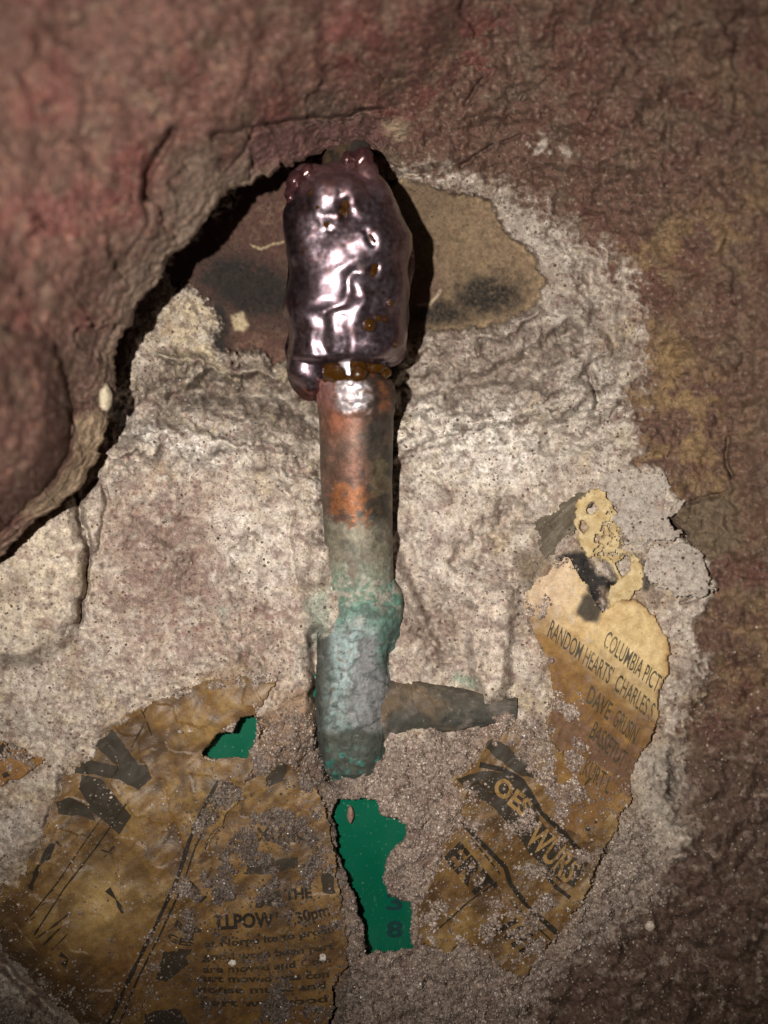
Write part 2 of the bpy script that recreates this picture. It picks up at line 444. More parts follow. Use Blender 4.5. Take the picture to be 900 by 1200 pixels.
pl = mixc(pl, sstep(.0, .45, n2) * .55, PALE); pl = mixc(pl, sstep(.05, .5, -n1) * .6, DUN)
pl = mixc(pl, sstep(.15, .5, n5) * .5, YELLOW); pl = mixc(pl, sstep(.25, .55, n3) * .5, PURPLE)
pl = mixc(pl, sstep(.0, .6, -n4) * .45, DUN); pl = mixc(pl, sstep(.3, .55, n4) * .5, PALE)
pink = mask([(130,560),(260,560),(360,700),(330,790),(150,770),(110,660)], 40, 20, 90)
pl = mixc(pl, pink * .42, (.27,.19,.155)); pl = mixc(pl, pink * sstep(.15, .4, n3 + .3 * n2) * .6, (.17,.09,.08))
pl = mixc(pl, .6 * mask([(600,220),(680,290),(700,400),(640,380),(590,260)], 25, 14), (.30,.265,.235))
pl = mixc(pl, .5 * mask([(440,640),(520,640),(560,760),(470,800)], 25, 16), (.25,.19,.16))
cream = mask([(190,345),(240,350),(258,405),(300,425),(420,430),(420,470),(230,460),(170,420)], 18, 14)
pl = mixc(pl, cream * sstep(-.3, .3, n2) * .7, (.46,.385,.235)); pl = mixc(pl, cream * sstep(.1, .4, n3) * .8, (.12,.095,.075))
pl = mixc(pl, flaky * sstep(.1, .6, -rg) * .6, (.20,.165,.14))  # grooves of the flaky zone darkened in colour, standing in for shading
for pts_, col_, k_ in [([(170,430),(300,425),(372,450),(372,520),(300,500),(190,480)], (.20,.165,.135), .6), ([(480,395),(640,380),(700,440),(640,480),(520,470)], (.25,.20,.17), .5),
                        ([(480,480),(600,470),(650,520),(600,570),(480,560)], (.66,.615,.56), .6), ([(245,590),(335,580),(350,700),(255,700)], (.56,.51,.46), .5),
                        ([(140,490),(240,500),(300,550),(200,540)], (.60,.56,.52), .6), ([(140,610),(250,600),(255,710),(150,730)], (.20,.135,.115), .5), ([(470,600),(540,590),(560,680),(480,700)], (.56,.50,.45), .5), ([(555,690),(604,690),(592,820),(560,810)], (.50,.43,.37), .6),
                        ([(0,620),(90,600),(100,680),(60,760),(-60,760)], (.50,.43,.34), .55), ([(640,440),(730,420),(740,540),(640,560)], (.48,.44,.39), .4)]:
    pl = mixc(pl, min(1, 1.4 * k_) * mask(pts_, 26, 18, 90) * (.6 + .8 * sstep(-.4, .4, n3 + .5 * n2)), col_)  # patches of tone, with hollow shade and brightly lit spots painted in
pl = mixc(pl, sstep(.2, .5, fbm(X + .4 * Y, Y * 1.8 - .7 * X, 22, 4, 36)) * .5, (.17,.13,.115))
pl = mixc(pl, sstep(.1, .6, -rg) * .35, (.19,.15,.13))  # remaining grooves get painted shade too, weaker
recess_shade = sstep(.02, .42, -lam) * hollow * sstep(-.45, .25, n2 + .4 * n1)  # recesses between laminae, darkened in the colour in place of shading
pl = mixc(pl, recess_shade * .85, (.105,.082,.066)); pl = mixc(pl, hollow * sstep(.25, .55, n4 + .5 * n3) * .55, (.07,.055,.046))
pl = mixc(pl, .75 * mask([(165,425),(260,432),(372,450),(372,492),(300,488),(200,470)], 22, 18) * sstep(-.4, .3, n3 + lam), (.145,.115,.092))  # shade under the left ledge, painted into the plaster
pl = mixc(pl, .6 * mask([(470,415),(560,402),(660,370),(690,400),(600,440),(480,458)], 20, 16) * sstep(-.4, .3, n3 + lam), (.19,.155,.13))  # painted shade under the right ledge
pl = mixc(pl, .55 * sstep(.05, .5, n2 + .6 * n5) * (1 - hollow), (.22,.165,.14)); pl = mixc(pl, .5 * sstep(.1, .5, fbm(X, Y, 24, 4, 37, .65)) , (.54,.49,.43))
pl = mixc(pl, .6 * sstep(.26, .56, fbm(X, Y, 7, 4, 38, .7)), (.125,.080,.070)); pl = mixc(pl, .6 * sstep(.18, .5, fbm(X, Y, 20, 4, 40, .68)), (.19,.125,.112))
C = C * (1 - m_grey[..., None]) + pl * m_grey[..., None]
C = mixc(C, m_crust * m_grey * .92, (.255,.20,.168))
C = mixc(C, m_crust * m_grey * sstep(.1, .5, n3) * .6, (.28,.225,.20)); C = mixc(C, m_crust * m_grey * sstep(.05, .45, n2) * .6, (.17,.105,.09))
pale_r = mask([(700,960),(760,860),(796,880),(798,980),(760,1040),(690,1080),(660,1050)], 22, 14)
C = mixc(C, pale_r * .8, (.34,.295,.25))
brn = mask([(300,850),(345,806),(370,800),(374,860),(350,890),(310,890)], 8, 8)
C = mixc(C, brn * .8, (.25,.165,.105))
# smooth old skin behind the pipe
sk = np.empty_like(C); sk[:] = (.080,.043,.034)
sk = mixc(sk, sstep(-.1, .5, n2) * .5, (.11,.055,.043)); sk = mixc(sk, sstep(.15, .5, n3 + n4 * .6) * .35, (.16,.11,.075))
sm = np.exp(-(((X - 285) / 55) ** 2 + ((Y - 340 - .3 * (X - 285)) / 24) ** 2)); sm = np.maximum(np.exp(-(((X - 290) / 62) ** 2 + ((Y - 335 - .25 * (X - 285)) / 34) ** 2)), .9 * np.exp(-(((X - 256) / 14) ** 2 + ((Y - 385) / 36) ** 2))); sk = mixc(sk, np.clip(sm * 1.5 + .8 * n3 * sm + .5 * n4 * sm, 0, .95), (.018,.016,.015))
skr = np.empty_like(C); skr[:] = (.195,.138,.088)
skr = mixc(skr, sstep(.0, .45, n3 + .5 * n4) * .65, (.12,.085,.055)); skr = mixc(skr, sstep(560, 470, X) * .55, (.10,.072,.050))
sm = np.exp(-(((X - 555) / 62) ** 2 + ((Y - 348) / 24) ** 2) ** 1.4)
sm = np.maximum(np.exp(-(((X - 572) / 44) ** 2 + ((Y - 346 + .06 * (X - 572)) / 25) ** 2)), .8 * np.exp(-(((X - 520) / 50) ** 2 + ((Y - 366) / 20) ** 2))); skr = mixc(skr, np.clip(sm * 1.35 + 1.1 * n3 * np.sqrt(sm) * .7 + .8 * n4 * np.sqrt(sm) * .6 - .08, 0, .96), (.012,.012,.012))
stri = .5 + .5 * np.sin((Y + .12 * X) * .55)
skr = mixc(skr, stri * .35 * mask([(520,285),(610,280),(625,305),(530,315)], 8, 4), (.12,.08,.05))
skr = mixc(skr, .85 * mask([(480,318),(505,305),(522,330),(515,352),(490,362),(470,360)], 5, 3), (.13,.082,.062))
rim_t = sstep(10, 3, np.abs(poly_sd(X, Y, SKIN_R)))
skr = mixc(skr, rim_t * .5 * sstep(-.2, .3, n3), (.34,.25,.15)); skr = mixc(skr, sstep(.1, .5, n4 + .5 * n3) * .4, (.12,.085,.055))
sk = sk * (1 - m_sr[..., None]) + skr * m_sr[..., None]
C = C * (1 - m_skin[..., None]) + sk * m_skin[..., None]
C = mixc(C, .8 * sstep(2.2, .8, line_d(X + 2 * wx, Y + 2 * wy, [(490,357),(503,355),(512,348),(516,340)])), (.42,.35,.25))
C = mixc(C, .8 * sstep(1.6, .6, line_d(X + 3 * wx, Y + 3 * wy, [(294,286),(306,292),(318,286),(332,284)])), (.40,.32,.2))
C = mixc(C, .9 * mask([(272,372),(285,366),(292,378),(286,388),(276,384)], 3, 5), (.42,.34,.22))
# stains: soot above the hole, verdigris by the fitting, amber by the paper, charring
amber = np.clip(blur(m_paper, 8) * 1.3, 0, 1) * sstep(-.35, .25, n2)
C = mixc(C, amber * .45 * (1 - m_cover), (.30,.17,.055))
C = mixc(C, .5 * mask([(360,700),(385,690),(385,760),(366,760)], 8, 6), (.20,.30,.25)); C = mixc(C, .6 * mask([(255,712),(268,712),(262,726)], 6, 5), (.20,.26,.22))
C = mixc(C, .7 * mask([(535,788),(560,795),(556,806),(530,800)], 6, 6), (.18,.26,.20))
char = mask([(652,655),(672,645),(684,650),(700,672),(724,684),(722,694),(704,690),(702,712),(690,732),(678,728),(682,700),(664,676)], 4, 6)
C = mixc(C, char * .96, (.016,.016,.017))
C = mixc(C, .8 * mask([(605,650),(640,640),(650,660),(620,690),(606,680)], 8, 10), (.14,.105,.07))
C = mixc(C, .9 * mask([(756,656),(790,654),(786,662),(770,668),(758,690),(752,690)], 2.5, 5), (.03,.027,.024))
C = mixc(C, .85 * mask([(782,880),(794,900),(790,936),(782,930)], 5, 8), (.05,.042,.038))
C = mixc(C, .8 * mask([(640,160),(668,186),(640,190),(600,165)], 10, 12) * sstep(0, .3, n3), (.45,.40,.35))
C = mixc(C, .8 * mask([(360,150),(450,150),(460,205),(350,200)], 10, 8), (.10,.042,.040))
C = mixc(C, .7 * mask([(455,148),(475,150),(470,165),(450,158)], 6, 5), (.36,.28,.18))
C *= (1 + .10 * n3 + .08 * n4)[..., None]
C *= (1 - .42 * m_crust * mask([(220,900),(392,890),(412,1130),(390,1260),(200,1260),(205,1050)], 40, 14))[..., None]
C = np.clip(C, .008, .75)

keepV = H > H1 - 14
kf = keepV[:-1, :-1] | keepV[1:, :-1] | keepV[1:, 1:] | keepV[:-1, 1:]
M_WALL = mineral('plaster_and_stone', grain=.36, bump=.0007)
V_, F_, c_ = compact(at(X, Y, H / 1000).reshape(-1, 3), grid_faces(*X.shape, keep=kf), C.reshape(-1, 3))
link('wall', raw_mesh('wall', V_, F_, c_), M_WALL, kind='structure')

# ------------------------------------------------------------------ the overhanging lip of red stone
hb_ctrl = [(-80,690,34),(0,645,27),(95,575,20),(130,490,24),(132,430,28),(170,345,32),(215,290,35),(262,238,33),(300,207,29),(345,190,22),
           (375,163,19),(410,156,17),(445,164,9),(470,197,-4),(0,400,72),(60,420,52),(100,300,60),(0,200,84),(0,0,90),(150,150,64),(250,180,46),
           (200,60,74),(300,100,54),(400,120,30),(400,60,47),(400,0,60),(500,140,9),(550,60,27),(600,0,36),(500,0,50),(700,100,16),(800,0,34),
           (-78,500,78),(-78,200,92),(0,560,50),(40,540,46),(90,480,33),(720,20,28),(300,-78,78),(600,-78,46)]
HB = upsample(hb_ctrl)
rim = [(-100,716),(0,650),(60,600),(95,575),(113,540),(128,505),(132,470),(130,430),(146,390),(170,345),(190,318),(215,288),(240,258),(262,236),(285,216),
       (300,206),(325,197),(345,196),(360,188),(378,178),(410,172),(442,177),(458,192),(472,200),(540,190),(620,120),(720,20),(820,-110)]
PCX, PCY = 520.0, 560.0
ra = np.array([math.atan2(PCY - y, x - PCX) for x, y in rim]); ra = np.where(ra < -1, ra + 2 * np.pi, ra)
rr = np.array([math.hypot(x - PCX, y - PCY) for x, y in rim])
NTH, NT_, NU = 1000, 300, 26
seglen = np.concatenate([[0], np.cumsum(np.hypot(np.diff([p[0] for p in rim]), np.diff([p[1] for p in rim])))])
par = np.linspace(0, seglen[-1], NTH)
th = np.interp(par, seglen, ra); r0 = np.interp(par, seglen, rr)
kk = np.exp(-np.linspace(-2, 2, 15) ** 2); kk /= kk.sum()
r0 = np.convolve(np.pad(r0, 7, mode='edge'), kk, 'valid')
r0 = r0 + 11 * fbm(par, par * 0, 50, 6, 61, .62) + 5 * facets(par, par * 0 + 3, 24, 62)
dx, dy = np.cos(th), -np.sin(th)
tmax = np.full(NTH, 900.0)
for lim, d_, c0 in ((X0, dx, PCX), (X1, dx, PCX), (Y0, dy, PCY)):
    with np.errstate(divide='ignore', invalid='ignore'):
        t_ = (lim - c0) / d_
    tmax = np.where((t_ > 0), np.minimum(tmax, t_), tmax)
tmax = np.maximum(tmax - r0, 20)
u = np.linspace(0, 1, NT_)[:, None] ** 1.25
T_ = u * tmax[None]
PX = PCX + (r0 + T_) * dx; PY = PCY + (r0 + T_) * dy
hb = sample(HB, PX, PY)
MASS = [(-100,372),(50,385),(72,425),(84,478),(80,530),(62,562),(30,592),(0,622),(-100,690)]
bx, by = sample(wx, PX, PY), sample(wy, PX, PY)
sdm = poly_sd(PX + 5 * bx, PY + 5 * by, MASS)
hb = hb + 10 * np.sqrt(np.clip(-sdm / 30, 0, 1))
RHO = 7.0
hb = hb - RHO * .26 * (1 - np.sqrt(np.clip(1 - (1 - np.clip(T_ / RHO, 0, 1)) ** 2, 0, 1)))
arc = np.broadcast_to(par[None], T_.shape)
near = sstep(60, 8, T_)
hb = hb + near * (1.1 * ridged(arc * .16, T_ + .12 * arc, 15, 3, 71) + .6 * fbm(arc * .4, T_, 8, 2, 72))
hb = hb + (2.4 * facets(PX * .7 + PY * .7 + 20 * bx, (PY * .7 - PX * .7) * 1.7 + 20 * by, 70, 91) + (.6 + .6 * sstep(120, 30, T_)) * facets(PX + 10 * bx, PY + 10 * by, 30, 92)) * sstep(0, 14, T_) + .25 * facets(PX + 4 * bx, PY + 4 * by, 9, 93)
hb = hb + 3.2 * fbm(PX, PY, 90, 3, 73) + 1.1 * ridged(PX + .5 * PY, PY * 1.6 - .8 * PX, 70, 4, 79) + .8 * fbm(PX, PY, 30, 3, 74) + .22 * fbm(PX, PY, 10, 2, 75) + .10 * fbm(PX, PY, 4.5, 2, 76)
for pts, w_, d_ in [([(203,152),(188,178),(170,208),(174,230)], 5, 6), ([(250,160),(290,152),(340,142),(400,139),(450,127)], 3.5, 3.5),
                    ([(300,150),(288,178),(268,200)], 2.2, 2), ([(174,230),(176,260),(150,300)], 2.5, 2), ([(560,100),(545,125)], 4, 4), ([(700,50),(660,90)], 3, 3)]:
    d = line_d(PX + 5 * bx, PY + 5 * by, pts); hb = hb - d_ * np.exp(-(d / w_) ** 2)
# underside of the lip, running back to the wall
v = np.linspace(1, 0, NU + 1)[:-1, None]
T_u = 46 * v ** .8
PXu = PCX + (r0 + T_u) * dx; PYu = PCY + (r0 + T_u) * dy
base_h = sample(HS, PXu, PYu)
hu = hb[0][None] * (1 - v) + np.minimum(base_h, hb[0][None] - 1) * v + 1.2 * fbm(arc[:NU], T_u * 3, 14, 3, 78) * np.minimum(1, 4 * v)
PXa = np.concatenate([PXu, PX]); PYa = np.concatenate([PYu, PY]); ha = np.concatenate([hu, hb]); Ta = np.concatenate([-T_u + 0 * PXu, T_])
b1 = fbm(PXa, PYa, 100, 4, 81); b2 = fbm(PXa, PYa, 34, 4, 82); b3 = fbm(PXa, PYa, 12, 3, 83); b4 = fbm(PXa, PYa, 5, 2, 84)
CB = np.empty(PXa.shape + (3,)); CB[:] = (.110,.055,.044)
CB = mixc(CB, sstep(-.05, .5, b1) * .85, (.122,.044,.038)); CB = mixc(CB, sstep(.0, .5, b2) * .7, (.125,.082,.060))
CB = mixc(CB, sstep(.32, .55, b4) * .30, (.30,.23,.19)); CB = mixc(CB, sstep(.4, .6, b3) * .3, (.22,.11,.06))
CB = mixc(CB, sstep(90, 20, Ta + 40 * b1) * .72 * sstep(-3.2, -2.5, -np.broadcast_to(th, PXa.shape)), (.105,.080,.062))
CB = mixc(CB, sstep(24, 6, Ta + 12 * b2) * sstep(-60, 0, Ta) * .55, (.17,.125,.092))
tanstrip = mask([(20,600),(60,575),(84,540),(90,490),(130,480),(128,520),(96,580),(60,606)], 8, 4)
CB = mixc(CB, sample(tanstrip, PXa, PYa) * .8, (.22,.165,.11))
CB = mixc(CB, .7 * sample(mask([(300,150),(450,135),(460,170),(350,195),(290,200)], 12, 8), PXa, PYa), (.095,.040,.040))
CB = mixc(CB, .6 * sample(mask([(445,140),(475,145),(475,165),(450,160)], 8, 8), PXa, PYa), (.33,.26,.18))
CB = np.clip(.92 * CB * (1 + .15 * b3 + .12 * b4)[..., None], .01, .6)
M_LIP = mineral('red_stone', grain=.34, bump=.0005, rough=.85, fine=1700)
link('wall_overhang', raw_mesh('wall_overhang', at(PXa, PYa, ha / 1000).reshape(-1, 3), grid_faces(*PXa.shape), CB.reshape(-1, 3)), M_LIP, kind='structure')

# ------------------------------------------------------------------ green sheet behind the holes
T = NT('green_plastic'); vec = T.n('ShaderNodeTexCoord').outputs['Object']
nz = T.noise(900, 5, .7, vec); nb = T.noise(60, 3, .5, vec)
dust = T.ramp(nz, [(.63, 0.0), (.70, 1.0)])
st_ = T.n('ShaderNodeMapping'); st_.inputs['Scale'].default_value = (2200, 400, 260); st_.inputs['Rotation'].default_value = (0, .5, 0); T.l(vec, st_.inputs[0])
scr = T.ramp(T.noise(1.0, 3, .6, st_.outputs[0]), [(.66, 0.0), (.72, 1.0)])
dust = T.mix(dust, T.mix(scr, T.ramp(T.noise(120, 3, .6, vec), [(.5, 0.0), (.62, 1.0)]), 1.0, 'MULTIPLY'), 1.0, 'ADD')
base = T.mix((.000, .066, .036), (.000, .095, .052), nb)
T.l(T.mix(base, (.25, .36, .28), T.mix(dust, (.45, .45, .45), 1.0, 'MULTIPLY')), T.p.inputs['Base Color'])
T.l(T.mix((.26, .26, .26), (.5, .5, .5), dust), T.p.inputs['Roughness'])
T.l(T.bump(T.noise(40, 2, .5, vec), .0012), T.p.inputs['Normal'])
M_GREEN = T.m
def simple(name, col, rough=.6, spec=.3, metallic=0.0, bump=0.0, scale=900, var=.3):
    T = NT(name); vec = T.n('ShaderNodeTexCoord').outputs['Object']
    n = T.noise(scale, 4, .65, vec)
    T.l(T.mix(col, T.ramp(n, [(.3, 1 - var), (.7, 1 + var)]), 1.0, 'MULTIPLY'), T.p.inputs['Base Color'])
    T.p.inputs['Roughness'].default_value = rough; T.p.inputs['Specular IOR Level'].default_value = spec
    T.p.inputs['Metallic'].default_value = metallic
    if bump: T.l(T.bump(n, bump), T.p.inputs['Normal'])
    return T.m
GH = -.0068
def green_h(px, py): return GH + .0022 * np.exp(-((px - 440) / 70) ** 2) + .001 * np.sin(py / 90) - .0000035 * (py - 940)
a_, b_ = np.meshgrid(np.linspace(205, 560, 72), np.linspace(790, 1180, 80))
hh = green_h(a_, b_)
front = at(a_, b_, hh).reshape(-1, 3); back = at(a_, b_, hh - .0012).reshape(-1, 3)
gf = grid_faces(80, 72)
ring = np.concatenate([np.arange(72), np.arange(1, 80) * 72 + 71, (79 * 72 + 70) - np.arange(71), (np.arange(78, 0, -1)) * 72])
rn = np.roll(ring, -1)
side = np.stack([ring, rn, rn + 80 * 72, ring + 80 * 72], -1)
green = link('plastic_sheet', raw_mesh('plastic_sheet', np.concatenate([front, back]), np.concatenate([gf, gf[:, ::-1] + 80 * 72, side])), M_GREEN,
             label='glossy dark green sheet showing through two ragged holes below the pipe', category='plastic sheet')

# ------------------------------------------------------------------ flat print and paper
def conform(bm, hfun, maxlen, thick=0.0):
    """2-D shapes in layout units, cut fine enough to lie on a curved surface, then lifted onto it"""
    bmesh.ops.triangulate(bm, faces=bm.faces[:])
    for _ in range(5):
        L = [e for e in bm.edges if e.calc_length() > maxlen]
        if not L: break
        bmesh.ops.subdivide_edges(bm, edges=L, cuts=1)
        bmesh.ops.triangulate(bm, faces=[f for f in bm.faces if len(f.verts) > 3])
    co = np.array([v.co[:2] for v in bm.verts])
    P = at(co[:, 0], co[:, 1], hfun(co[:, 0], co[:, 1]))
    for v, p in zip(bm.verts, P): v.co = p

def finish(bm, name, mat, parent):
    me = bpy.data.meshes.new(name); bm.to_mesh(me); bm.free()
    return link(name, me, mat, parent)

def text_bm(bm, body, p0, p1, height, shear=0.0, bold=0.0, sag=0.0, space=1.0):
    cu = bpy.data.curves.new('print', 'FONT'); cu.body = body; cu.offset = bold; cu.resolution_u = 3; cu.space_character = space
    ob = bpy.data.objects.new('print', cu); COL.objects.link(ob)
    dg = bpy.context.evaluated_depsgraph_get()
    me = bpy.data.meshes.new_from_object(ob.evaluated_get(dg))
    bpy.data.objects.remove(ob); bpy.data.curves.remove(cu)
    n = len(me.vertices); co = np.zeros(n * 3); me.vertices.foreach_get('co', co); co = co.reshape(-1, 3)[:, :2]
    mn, mx = co[:, 0].min(), co[:, 0].max()
    uu = (co[:, 0] - mn) / (mx - mn); vv = co[:, 1] / .729
    d = np.array(p1, float) - np.array(p0, float); L = np.hypot(*d); d /= L
    up = np.array([d[1], -d[0]])
    ux = uu * L + vv * height * shear
    P = np.array(p0, float) + ux[:, None] * d + (vv * height - sag * 4 * uu * (1 - uu))[:, None] * up
    vs = [bm.verts.new((x, y, 0)) for x, y in P]
    for pl_ in me.polygons:
        try: bm.faces.new([vs[i] for i in pl_.vertices])
        except ValueError: pass
    bpy.data.meshes.remove(me)

def band_bm(bm, pts, width, wob=0.0):
    pts = np.array(pts, float)
    out = [pts[0]]
    for a, b in zip(pts[:-1], pts[1:]):
        n = max(1, int(np.hypot(*(b - a)) / 6))
        out += [a + (b - a) * (i + 1) / n for i in range(n)]
    P = np.array(out); tg = np.gradient(P, axis=0); tg /= np.linalg.norm(tg, axis=1)[:, None] + 1e-9
    nr = np.stack([-tg[:, 1], tg[:, 0]], 1); w = width / 2 * (1 + wob * rng.normal(size=len(P)))
    A = [bm.verts.new((*q, 0)) for q in P + nr * w[:, None]]; B = [bm.verts.new((*q, 0)) for q in P - nr * w[:, None]]
    for i in range(len(P) - 1): bm.faces.new([A[i], A[i + 1], B[i + 1], B[i]])

def poly_bm(bm, pts, jag=0.0):
    out = []
    for i, a in enumerate(pts):
        b = pts[(i + 1) % len(pts)]; n = max(1, int(math.hypot(b[0] - a[0], b[1] - a[1]) / 5))
        for k in range(n):
            t = k / n; out.append((a[0] + (b[0] - a[0]) * t + rng.normal() * jag, a[1] + (b[1] - a[1]) * t + rng.normal() * jag))
    bm.faces.new([bm.verts.new((x, y, 0)) for x, y in out])

def ink(name, col, wear, scale=520):
    T = NT(name); vec = T.n('ShaderNodeTexCoord').outputs['Object']
    n = T.noise(scale, 5, .75, vec); big = T.noise(130, 3, .6, vec)
    al = T.ramp(T.mix(n, big, .45), [(wear - .07, 0.0), (wear + .09, 1.0)])
    T.p.inputs['Base Color'].default_value = (*col, 1); T.p.inputs['Roughness'].default_value = .6
    T.p.inputs['Specular IOR Level'].default_value = .25
    T.l(T.mix(al, (.86, .86, .86), 1.0, 'MULTIPLY'), T.p.inputs['Alpha'])
    return T.m
INK = ink('newsprint_ink', (.020, .016, .012), .35)
INK_FADED = ink('faded_ink', (.028, .022, .015), .40)
INK_BLOCK = ink('block_ink', (.034, .027, .018), .30, 300)
PALE_PRINT = ink('reversed_print', (.30, .18, .065), .40)

def paper_material(name, rough, spec):
    T = NT(name); vec = T.n('ShaderNodeTexCoord').outputs['Object']
    tint = T.n('ShaderNodeVertexColor', layer_name='tint').outputs[0]
    n1 = T.noise(1900, 4, .7, vec); n2 = T.noise(420, 4, .6, vec)
    c = T.mix(tint, T.ramp(n1, [(.3, .80), (.7, 1.18)]), 1.0, 'MULTIPLY')
    c = T.mix(c, T.ramp(n2, [(.3, (.74, .70, .64)), (.7, (1.15, 1.15, 1.15))]), 1.0, 'MULTIPLY')
    fl = T.ramp(T.noise(1300, 3, .6, vec), [(.66, 0.0), (.71, 1.0)])
    c = T.mix(c, T.mix(c, (.35, .28, .2), 1.0, 'MULTIPLY'), T.mix(fl, (.7, .7, .7), 1.0, 'MULTIPLY'))
    T.l(c, T.p.inputs['Base Color']); T.p.inputs['Roughness'].default_value = rough; T.p.inputs['Specular IOR Level'].default_value = spec
    T.l(T.bump(T.mix(n1, n2, .6), .00022), T.p.inputs['Normal'])
    return T.m
M_OILY = paper_material('oil_soaked_newsprint', .44, .45)
M_DRY = paper_material('dry_newsprint', .8, .2)

PH = {}
def sheet(name, label, poly, colfun, mat, lift=.55, wr=.5, curl=.6, holes=(), warp=7, step=1.3, thick=.00014, seed=0, lift_map=None, cut=None):
    """one torn piece of newsprint lying on the bed, its edge ragged and slightly lifted"""
    xs = [p[0] for p in poly]; ys = [p[1] for p in poly]
    ax = np.arange(max(X0 + 4, min(xs) - 12), min(X1 - 4, max(xs) + 12), step); ay = np.arange(max(Y0 + 4, min(ys) - 12), min(Y1 - 4, max(ys) + 12), step)
    A, B = np.meshgrid(ax, ay)
    ea, eb = fbm(A, B, 20, 5, 201 + seed, .62), fbm(A, B, 20, 5, 251 + seed, .62)
    sd = poly_sd(A + warp * ea, B + warp * eb, poly)
    for hp in holes: sd = np.maximum(sd, -poly_sd(A + 4 * ea, B + 4 * eb, hp))
    if cut is not None: sd = np.where(cut(A, B), 1.0, sd)
    n_a = fbm(A, B, 70, 3, 301 + seed); n_b = fbm(A * .8 + B * .6, (B - A) * .3, 30, 3, 321 + seed)
    h = sample(HS, A, B) + lift + wr * (1.6 * n_a + .9 * ridged(A * .8 + B * .6, (B * .8 - A * .6) * .35, 46, 3, 341 + seed) + .5 * facets(A + 10 * n_a, B + 10 * n_b, 34, 361 + seed)) + curl * np.exp(sd / 5.0) * (1 + n_b) * .6
    if lift_map: h = h + lift_map(A, B)
    keep = sd < 0
    kf = keep[:-1, :-1] & keep[1:, :-1] & keep[1:, 1:] & keep[:-1, 1:]
    c = np.clip(colfun(A, B, sd, n_a, n_b), .006, .75)
    V_, F_, c_ = compact(at(A, B, h / 1000).reshape(-1, 3), grid_faces(*A.shape, keep=kf), c.reshape(-1, 3))
    ob = link(name, raw_mesh(name, V_, F_, c_), mat, label=label, category='newspaper')
    sm = ob.modifiers.new('thickness', 'SOLIDIFY'); sm.thickness = thick; sm.offset = -1
    def hfun(px, py):
        fx = np.clip((px - ax[0]) / step, 0, len(ax) - 1.001); fy = np.clip((py - ay[0]) / step, 0, len(ay) - 1.001)
        i = fx.astype(int); j = fy.astype(int); u_ = fx - i; v_ = fy - j
        z = (h[j, i] * (1 - u_) + h[j, i + 1] * u_) * (1 - v_) + (h[j + 1, i] * (1 - u_) + h[j + 1, i + 1] * u_) * v_
        return z / 1000 + .00010
    def inside(px, py):
        fx = np.clip(((px - ax[0]) / step).round().astype(int), 0, len(ax) - 1); fy = np.clip(((py - ay[0]) / step).round().astype(int), 0, len(ay) - 1)
        return sd[fy, fx] < -1.2
    PH[name + str(seed)] = (hfun, inside)
    return ob, hfun, inside

def on_sheet(sh, mat, build, name='printing', maxlen=5.0, small=False):
    ob, hfun, inside = sh
    bm = bmesh.new(); build(bm)
    bmesh.ops.triangulate(bm, faces=bm.faces[:])
    for _ in range(5):
        L = [e for e in bm.edges if e.calc_length() > maxlen]
        if not L: break
        bmesh.ops.subdivide_edges(bm, edges=L, cuts=1)
        bmesh.ops.triangulate(bm, faces=[f for f in bm.faces if len(f.verts) > 3])
    co = np.array([v.co[:2] for v in bm.verts])
    ok = inside(co[:, 0], co[:, 1])
    P = at(co[:, 0], co[:, 1], hfun(co[:, 0], co[:, 1]))
    drop = []
    for v, p, k in zip(bm.verts, P, ok):
        v.co = p
        if not k: drop.append(v)
    bmesh.ops.delete(bm, geom=drop, context='VERTS')
    if not bm.faces: bm.free(); return
    bmesh.ops.recalc_face_normals(bm, faces=bm.faces[:])
    if small:
        finish(bm, name, mat, ob)['kind'] = 'stuff'; return
    bm.verts.index_update(); bm.faces.index_update(); seen = set()
    for f0 in bm.faces:                                      # every letter, block and line a piece of its own
        if f0.index in seen: continue
        stack, isl = [f0], []; seen.add(f0.index)
        while stack:
            f = stack.pop(); isl.append(f)
            for v in f.verts:
                for g in v.link_faces:
                    if g.index not in seen: seen.add(g.index); stack.append(g)
        if len(isl) < 3: continue
        vi = {}
        for f in isl:
            for v in f.verts: vi.setdefault(v.index, (len(vi), v.co[:]))
        raw = raw_mesh(name, np.array([c for _, c in vi.values()]), np.array([[vi[v.index][0] for v in f.verts] for f in isl]), smooth=False)
        link(name, raw, mat, ob)
    bm.free()

AMBER, GOLD, TOBACCO, CREAM_C = (.150,.082,.028), (.26,.165,.058), (.055,.030,.014), (.50,.375,.195)
def col_amber(A, B, sd, na, nb, gold=.6, dark=.7):
    c = np.empty(A.shape + (3,)); c[:] = AMBER
    f = fbm(A, B, 26, 4, 411)
    st = fbm(A * .55 + B * .85, (B * .55 - A * .85) * .22, 12, 3, 415)
    c = mixc(c, sstep(-.05, .45, na + .4 * f) * gold, GOLD); c = mixc(c, sstep(.0, .5, -na + .4 * f) * dark, TOBACCO)
    c = mixc(c, sstep(.05, .5, fbm(A, B, 60, 4, 418, .62)) * .75, TOBACCO); c = mixc(c, sstep(.2, .55, fbm(A, B, 9, 3, 419)) * .35, (.05,.03,.015))
    c = mixc(c, sstep(.1, .6, st) * .35, GOLD); c = mixc(c, sstep(.1, .6, -st) * .4, TOBACCO)
    c = mixc(c, sstep(-5, 0, sd) * .45, (.10,.055,.025))
    return c
